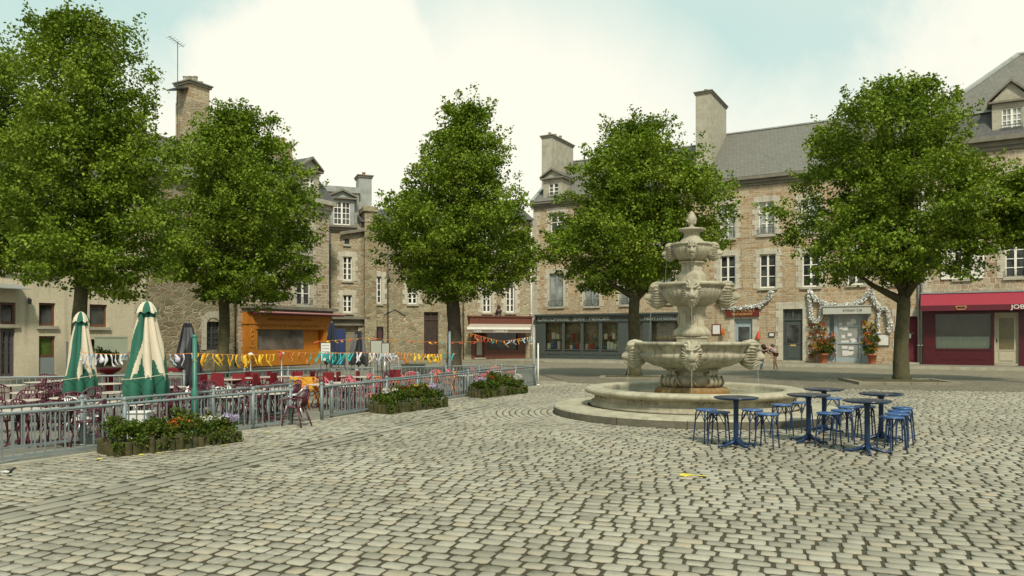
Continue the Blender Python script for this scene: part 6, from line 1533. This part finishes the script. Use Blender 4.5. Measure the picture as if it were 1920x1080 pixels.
ST = [(1324, 767, 'leftmost blue stool of all'), (1348, 771.5, 'blue stool second from the left, in front of the leftmost one'), (1411, 767.5, 'blue stool just right of the leftmost table, the farther of two'), (1438, 775, 'blue stool right of the leftmost table, the nearer of two'), (1466, 758, 'blue stool against the fountain step left of the second table'), (1553, 773.5, 'nearest blue stool between the second table and the nearest table'), (1579, 768.5, 'blue stool overlapping behind the nearest stool between the tables'), (1592, 762.5, 'third blue stool back in the row between the tables'), (1622, 761, 'blue stool hidden behind the column of the nearest table'), (1503, 754, 'blue stool behind the second table close to the fountain rim'), (1561, 746, 'blue stool beneath the farthest table top'), (1672, 781, 'nearest blue stool of the row at the far right'), (1681, 775, 'second blue stool of the row at the far right'), (1686, 769.5, 'third blue stool of the row at the far right'), (1692, 764, 'farthest blue stool of the row at the far right')]
st0 = make_stool()
for i, (px, py, lb_) in enumerate(ST):
    o = st0 if i == 0 else copy_tree(st0); p = GZ(px, py, .50); o.location = (p.x, p.y, 0); o.rotation_euler[2] = .4 + .7 * i
    tag(o, lb_, 'stool', 'blue metal stools by the fountain')

# ------------------------------------------------------------------ tinsel, pots and wall displays of the small shop
def onwall(px, py, y=-.12): s_ = FR.s(px); p = FR.p + FR.d * s_ + FR.n * y; return Vector((p.x, p.y, FR.z(px, py)))
def tinsel(pts, label, r=.10, seed=1, n=None):
    P = [onwall(*p) for p in pts]; o0 = P[0].copy(); P = [p - o0 for p in P]; root = empty('tinsel_garland', o0); tag(root, label, 'garland', 'silver tinsel garlands on the orange house')
    rgen = np.random.default_rng(seed); path = []
    for a, b in zip(P[:-1], P[1:]):
        for i in range(6): path.append(a.lerp(b, i / 6))
    path.append(P[-1]); MB().tube(path, r * .35, 6).build('core', SILV, root)
    A_ = np.array([tuple(p) for p in path]); L = sum((P[i + 1] - P[i]).length for i in range(len(P) - 1)); n = n or int(L * 330)
    t = rgen.random(n) * (len(A_) - 1); k = t.astype(int); C = A_[k] + (A_[np.minimum(k + 1, len(A_) - 1)] - A_[k]) * (t - k)[:, None]
    d = rgen.normal(size=(n, 3)); d /= np.linalg.norm(d, axis=1)[:, None]; C = C + d * r * .4; V, Q = leaf_quads(C, d, r * rgen.uniform(.5, 1.2, n), rgen); npmesh('fringe', V, Q, SILV, root, cols=np.zeros(len(V)))
tinsel([(1348, 562), (1358, 576), (1378, 579), (1402, 576), (1425, 573), (1440, 560), (1447, 547)], 'silver tinsel garland sagging above the red sign over the pale blue door', .13, 1)
tinsel([(1518, 546), (1530, 561), (1550, 571), (1575, 573), (1600, 571), (1620, 560), (1634, 544)], 'long silver tinsel garland sagging over the small white signed shop', .13, 2)
tinsel([(1518, 546), (1519, 570), (1521, 592), (1528, 603), (1538, 600), (1542, 575)], 'silver tinsel garland hanging down the left side of the small shop', .12, 3)
tinsel([(1634, 544), (1640, 565), (1652, 580), (1662, 578), (1668, 600), (1668, 622)], 'silver tinsel garland draped down to the board on the right of the small shop', .12, 4)
tinsel([(1650, 580), (1647, 600), (1647, 624)], 'short silver tinsel strand hanging left of the framed board', .09, 5)
def pot_plant(px, label, seed, flowers, hgt):
    base = onwall(px, 680, -.75); base.z = SW; root = empty('potted_shrub', base); tag(root, label, 'potted plant', 'terracotta pots of flowers at the small shop')
    MB().lathe([(.17, 0), (.24, .46), (.27, .46), (.27, .54), (.23, .54), (.21, .44), (.01, .44)], 24).build('pot', TERRA, root, True)
    Fq = []; rd = random.Random(seed)
    for i in range(26): cluster(Fq, (rd.gauss(0, .16), rd.gauss(0, .16), rd.uniform(.58, hgt)), (.15, .15, .15), 55, .07, seed * 100 + i)
    join_np('foliage', Fq, PLANT2, root)
    for j, (nm, fm) in enumerate(flowers):
        Fq = []
        for i in range(10): cluster(Fq, (rd.gauss(0, .20), rd.gauss(-.10, .14), rd.uniform(.8, hgt + .05)), (.05, .05, .05), 14, .06, seed * 77 + i + j * 31)
        join_np(nm, Fq, fm, root)
pot_plant(1547, 'terracotta pot of red and orange flowers left of the small shop door', 3, [('red_flowers', PRED), ('orange_flowers', PORA)], 1.25)
pot_plant(1637, 'terracotta pot of orange and yellow flowers right of the small shop door', 4, [('orange_flowers', PORA), ('yellow_flowers', PYEL)], 1.55)
def wall_display(x0, y0, x1, y1, n, label, seed, mats):
    rd = random.Random(seed); o0 = onwall((x0 + x1) / 2, y1, -.12); root = empty('wall_flower_display', o0); tag(root, label, 'flower display', 'floral displays beside the small shop door')
    for j, (nm, m) in enumerate(mats):
        Fq = []
        for i in range(n if j else n * 2):
            p = onwall(rd.uniform(x0, x1), rd.uniform(y0, y1), -.12 - rd.random() * .15) - o0; cluster(Fq, tuple(p), (.11, .06, .11), 26, .08, seed * 91 + i + j * 37)
        join_np(nm, Fq, m, root)
wall_display(1519, 606, 1549, 668, 12, 'tall wall display of red, white and green ornaments left of the small shop door', 5, [('foliage', PLANT2), ('red_ornaments', PRED), ('white_ornaments', PWHI), ('yellow_ornaments', PYEL)])
wall_display(1554, 628, 1566, 664, 7, 'narrow display of orange and purple flowers in the left side window of the small shop', 6, [('foliage', PLANT2), ('orange_flowers', PORA), ('lilac_flowers', PLIL), ('yellow_flowers', PYEL)])
wall_display(1617, 604, 1642, 662, 9, 'wall display of yellow and orange flowers right of the small shop door', 8, [('foliage', PLANT2), ('yellow_flowers', PYEL), ('orange_flowers', PORA), ('white_flowers', PWHI)])
# small things by the pale door
sn_ = MB(); sn_.lathe([(.12, 0), (.13, .12), (.08, .25), (.09, .32), (.05, .42), (.01, .52)], 12); o = sn_.build('hanging_gnome', CR[0], None, True); o.location = onwall(1423, 636, -.18); tag(o, 'small red and white hanging ornament left of the two bending people', 'ornament')
o = MB().lathe([(.10, 0), (.13, .1), (.10, .3), (.04, .34), (.04, .42)], 14).build('orange_lantern', PORA, None, True); o.location = onwall(1357, 628, -.25); tag(o, 'small orange lantern beside the red framed menu', 'lantern')

# ------------------------------------------------------------------ goods in the shop window
rdg = random.Random(21); A_o = FR.p
gm = {'white': solid('white_card', (.80, .77, .66)), 'cream': solid('cream_card', (.68, .60, .44)), 'teal': solid('teal_pot', (.03, .20, .22)), 'brown': solid('brown_box', (.16, .08, .04)), 'red': solid('red_box', (.38, .03, .02)), 'gold': solid('gold_figurine', (.50, .32, .06)), 'blue': solid('dark_blue_book', (.04, .07, .22))}
ords = ['first', 'second', 'third', 'fourth', 'fifth', 'sixth', 'seventh']
wins = [(1025, 1056, 'leftmost'), (1061, 1091, 'second'), (1096, 1125, 'third'), (1131, 1161, 'fourth'), (1226, 1276, 'last')]
for (xa, xb, wn_) in wins:
    sa, sb_ = FR.s(xa), FR.s(xb); 
    for row, zb_ in ((0, zs_ + .065), (1, zs_ + .75)):
        if row == 1:
            sh_ = MB().box(sa, sb_, .0 + .02, .22, zb_ - .04, zb_ - .004).build('display_shelf', INTER, sfo)
        n_ = 5 if row == 0 else 4
        if wn_ == 'last': n_ += 2
        for i in range(n_):
            colr = rdg.choice(['white', 'cream', 'white', 'cream', 'teal', 'brown', 'red', 'blue'] if row == 0 else ['teal', 'brown', 'gold', 'cream', 'brown', 'red'])
            if wn_ == 'last': colr = 'gold' if row else rdg.choice(['red', 'white'])
            x = sa + (sb_ - sa) * (i + .5) / n_; w = (sb_ - sa) / n_ * .40; h = rdg.uniform(.22, .62) if row == 0 else rdg.uniform(.15, .45); yy = .12
            box_ = colr in ('white', 'cream', 'brown', 'blue', 'red')
            mb = MB()
            if box_: mb.box(-w, w, -.05, .05, 0, h); mb.box(-w * .9, w * .9, -.058, -.051, h * .12, h * .88)
            else: mb.lathe([(w * .5, 0), (w * .9, h * .25), (w * .8, h * .6), (w * .35, h * .8), (w * .5, h)], 10)
            kindn = 'display_box' if box_ else 'display_vase'
            pos = A_o + FR.d * x + FR.n * yy; o = mb.build(kindn, gm[colr], None, not box_); o.location = (pos.x, pos.y, zb_); o.rotation_euler[2] = FR.rz + rdg.uniform(-.15, .15)
            tag(o, f"{colr} {'box' if box_ else 'vase'}, {ords[i]} from left, {'lower' if row == 0 else 'upper'} shelf of the grey shop's {wn_} window", 'box' if box_ else 'vase', 'goods in the windows of the grey shop')

# ------------------------------------------------------------------ people (skinned bodies)
def skin(name, J, E, m, parent, sub=1):
    me = bpy.data.meshes.new(name); keys = list(J); me.from_pydata([J[k][0] for k in keys], [(keys.index(a), keys.index(b)) for a, b in E], [])
    me.materials.append(m); o = bpy.data.objects.new(name, me); COL.objects.link(o); o.parent = parent
    md = o.modifiers.new('skin', 'SKIN'); md.use_smooth_shade = True
    for i, k in enumerate(keys):
        r_ = J[k][1]; me.skin_vertices[0].data[i].radius = (r_, r_) if not isinstance(r_, tuple) else r_
        me.skin_vertices[0].data[i].use_root = (i == 0)
    s_ = o.modifiers.new('sub', 'SUBSURF'); s_.levels = s_.render_levels = sub; return o
SKIN = solid('skin', (.52, .32, .23), .6); SKIN2 = solid('tanned_skin', (.50, .30, .20), .6); HAIR = solid('dark_brown_hair', (.025, .015, .01), .5); JEANS = solid('blue_jeans', (.12, .20, .30), .8); WTOP = solid('white_top', (.68, .67, .64), .8); PTOP = solid('pale_pink_top', (.70, .50, .46), .8); SHORT = solid('dark_red_shorts', (.16, .04, .03), .8); SHOE = solid('white_shoes', (.6, .58, .54), .6)
def person(loc, rz, label, legs, topm, botm, shorts, skinm, reach):
    root = empty('person', loc, rz); tag(root, label, 'person')
    # figure bends forward towards +x; pelvis over the feet
    J = {'pel': ((-.02, 0, .88), .105), 'waist': ((.10, 0, .97), .098), 'chest': ((.27, 0, 1.08), .115), 'neck': ((.41, 0, 1.13), .055), 'head': ((.50, 0, 1.15), .085), 'crown': ((.60, 0, 1.13), .09)}
    E = [('pel', 'waist'), ('waist', 'chest'), ('chest', 'neck'), ('neck', 'head'), ('head', 'crown')]
    for sg, n_ in ((1, 'l'), (-1, 'r')):
        st = legs * sg
        J.update({n_ + 'hip': ((0, sg * .085, .78), .080), n_ + 'knee': ((.03 + st * .5, sg * .10, .45), .055), n_ + 'ank': ((-.03 + st, sg * .10, .07), .036), n_ + 'toe': ((.11 + st, sg * .11, .035), (.04, .025)),
                  n_ + 'sh': ((.30, sg * .17, 1.10), .055), n_ + 'elb': ((.38 + reach * .1, sg * .20, .86 + reach * .1), .038), n_ + 'wri': ((.52 + reach * .12, sg * .13, .74 + reach * .25), .026)})
        E += [('pel', n_ + 'hip'), (n_ + 'hip', n_ + 'knee'), (n_ + 'knee', n_ + 'ank'), (n_ + 'ank', n_ + 'toe'), ('chest', n_ + 'sh'), (n_ + 'sh', n_ + 'elb'), (n_ + 'elb', n_ + 'wri')]
        w = Vector(J[n_ + 'wri'][0])
        for q in range(4): k = f'{n_}f{q}'; J[k] = ((w.x + .055, w.y + (q - 1.5) * .018, w.z - .07 - .008 * (q in (1, 2))), .008); E.append((n_ + 'wri', k))
        J[n_ + 'th'] = ((w.x + .05, w.y - sg * .045, w.z - .03), .009); E.append((n_ + 'wri', n_ + 'th'))
    skin('body', J, E, skinm, root)
    k_ = 1.22
    def sub_(names, E2, m, nm, g=k_, tweak={}):
        JJ = {n: (J[n][0], tuple(r * g for r in J[n][1]) if isinstance(J[n][1], tuple) else J[n][1] * g) for n in names}; JJ.update(tweak); skin(nm, JJ, E2, m, root)
    sub_(['pel', 'waist', 'chest', 'lsh', 'rsh'], [('pel', 'waist'), ('waist', 'chest'), ('chest', 'lsh'), ('chest', 'rsh'), ('lsh', 'lel2'), ('rsh', 'rel2')], topm, 'top', 1.36, {'lel2': ((.34, .19, .98), .055), 'rel2': ((.34, -.19, .98), .055)})
    if shorts: sub_(['pel', 'lhip', 'rhip'], [('pel', 'lhip'), ('pel', 'rhip'), ('lhip', 'lk'), ('rhip', 'rk')], botm, 'shorts', 1.16, {'lk': ((.01, .095, .64), .088), 'rk': ((.01, -.095, .64), .088)})
    else: sub_(['pel', 'lhip', 'rhip', 'lknee', 'rknee', 'lank', 'rank'], [('pel', 'lhip'), ('pel', 'rhip'), ('lhip', 'lknee'), ('rhip', 'rknee'), ('lknee', 'lank'), ('rknee', 'rank')], botm, 'jeans', 1.2)
    for n_ in 'lr': a, b = Vector(J[n_ + 'ank'][0]), Vector(J[n_ + 'toe'][0]); skin('shoe', {'a': (a - Vector((.03, 0, .03)), .045), 'b': (b, (.045, .032))}, [('a', 'b')], SHOE, root)
    hd = Vector((.555, 0, 1.145))
    hb = MB(); nb_ = 20
    for j in range(9):
        pass
    hb.lathe([(.001, .125), (.06, .118), (.10, .08), (.118, .02), (.115, -.05), (.10, -.12), (.085, -.20), (.05, -.27), (.01, -.29)], nb_, mod=lambda a, i, z: 1 if math.cos(a) < .2 or z > .03 else .72)
    h = hb.build('hair', HAIR, root, True); h.location = hd + Vector((-.015, 0, .0)); h.rotation_euler = (0, R(25), 0)
    fb = MB(); fb.lathe([(.001, .02), (.014, 0), (.02, -.025), (.001, -.04)], 8, (.105, 0)); 
    for sg in (-1, 1): fb.lathe([(.001, .045), (.014, .035), (.001, .025)], 8, (.098, sg * .035)); fb.lathe([(.001, .03), (.02, 0), (.001, -.03)], 8, (.0, sg * .10))
    fb.lathe([(.001, -.055), (.022, -.062), (.001, -.07)], 8, (.092, 0)); fo = fb.build('face', skinm, root, True); fo.location = hd; fo.rotation_euler = (0, R(25), 0)
    return root
person(G(1427, 695.5) + Vector((.02, 0, 0)), R(8), 'person in white top and blue jeans bending forward beside the fountain lion', .06, WTOP, JEANS, False, SKIN, .2)
person(G(1454, 696), R(172), 'person in pale pink top and dark shorts with bare legs bending forward', .10, PTOP, SHORT, True, SKIN2, 1.0)

# ------------------------------------------------------------------ bird and fallen leaves
bd = empty('bird', G(15, 893), R(10)); tag(bd, 'small black and white bird on the setts at the lower left corner', 'bird'); bd.scale = (.62, .62, .62)
b = MB(); V = []; Fc = []; n = 16; prof = [(-.17, .006, .075), (-.10, .012, .085), (-.06, .035, .09), (0, .048, .095), (.05, .044, .10), (.08, .030, .125), (.10, .026, .145), (.125, .022, .148), (.14, .008, .145), (.165, .003, .14)]
for x, r_, z in prof:
    for k in range(n): a = 2 * math.pi * k / n; V.append((x, r_ * math.cos(a), z + r_ * math.sin(a)))
for i in range(len(prof) - 1):
    for k in range(n): Fc.append((i * n + k, i * n + (k + 1) % n, (i + 1) * n + (k + 1) % n, (i + 1) * n + k))
b.add(V, Fc + [tuple(range(n)), tuple((len(prof) - 1) * n + k for k in range(n))]); b.build('body', M_('black_feathers', (.02, .018, .018), .6), bd, True)
w_ = MB(); w_.prism([(-.12, .09), (.03, .075), (.05, .10), (-.02, .125)], -.056, -.044, 'y'); w_.prism([(-.12, .09), (.03, .075), (.05, .10), (-.02, .125)], .044, .056, 'y'); w_.build('wing', WHITEPL, bd)
for sg in (-1, 1):
    l_ = MB(); l_.tube([(.0, sg * .018, .055), (.01, sg * .02, .0)], .004, 5); l_.tube([(.01, sg * .02, .004), (.04, sg * .025, .003)], .003, 4); l_.tube([(.01, sg * .02, .004), (.035, sg * .008, .003)], .003, 4); l_.build('leg', IRON, bd)
YL = solid('fallen_yellow_leaf', (.62, .52, .06), .7)
leafs = [(1283, 893, 'largest bright yellow leaf lying on the setts in front of the blue tables'), (1291, 892, 'yellow leaf touching the largest one on the setts'), (1316, 894, 'yellow leaf lying alone to the right of the pair on the setts')] + [(px, py, None) for px, py in ((152, 866), (186, 862), (265, 854), (300, 851), (345, 846), (420, 836), (860, 764), (905, 752), (1040, 724), (620, 796), (500, 812), (1550, 716))]
for i, (px, py, lb_) in enumerate(leafs):
    p = G(px, py); mb = MB(); s_ = .075 if i < 3 else .04; out_ = [(0, -1), (.35, -.45), (.95, -.35), (.55, .1), (.7, .75), (.15, .5), (0, 1.1), (-.15, .5), (-.7, .75), (-.55, .1), (-.95, -.35), (-.35, -.45)]
    mb.prism([(a * s_, b_ * s_) for a, b_ in out_], 0, .004, 'z'); o = mb.build('fallen_leaf', YL); o.location = (p.x, p.y, .012); o.rotation_euler = (.1, .05, i * 1.3)
    tag(o, lb_ or 'small faded yellow leaf fallen near the edge of the paving', 'leaf', 'fallen yellow leaves' if i < 3 else 'small faded leaves on the paving')
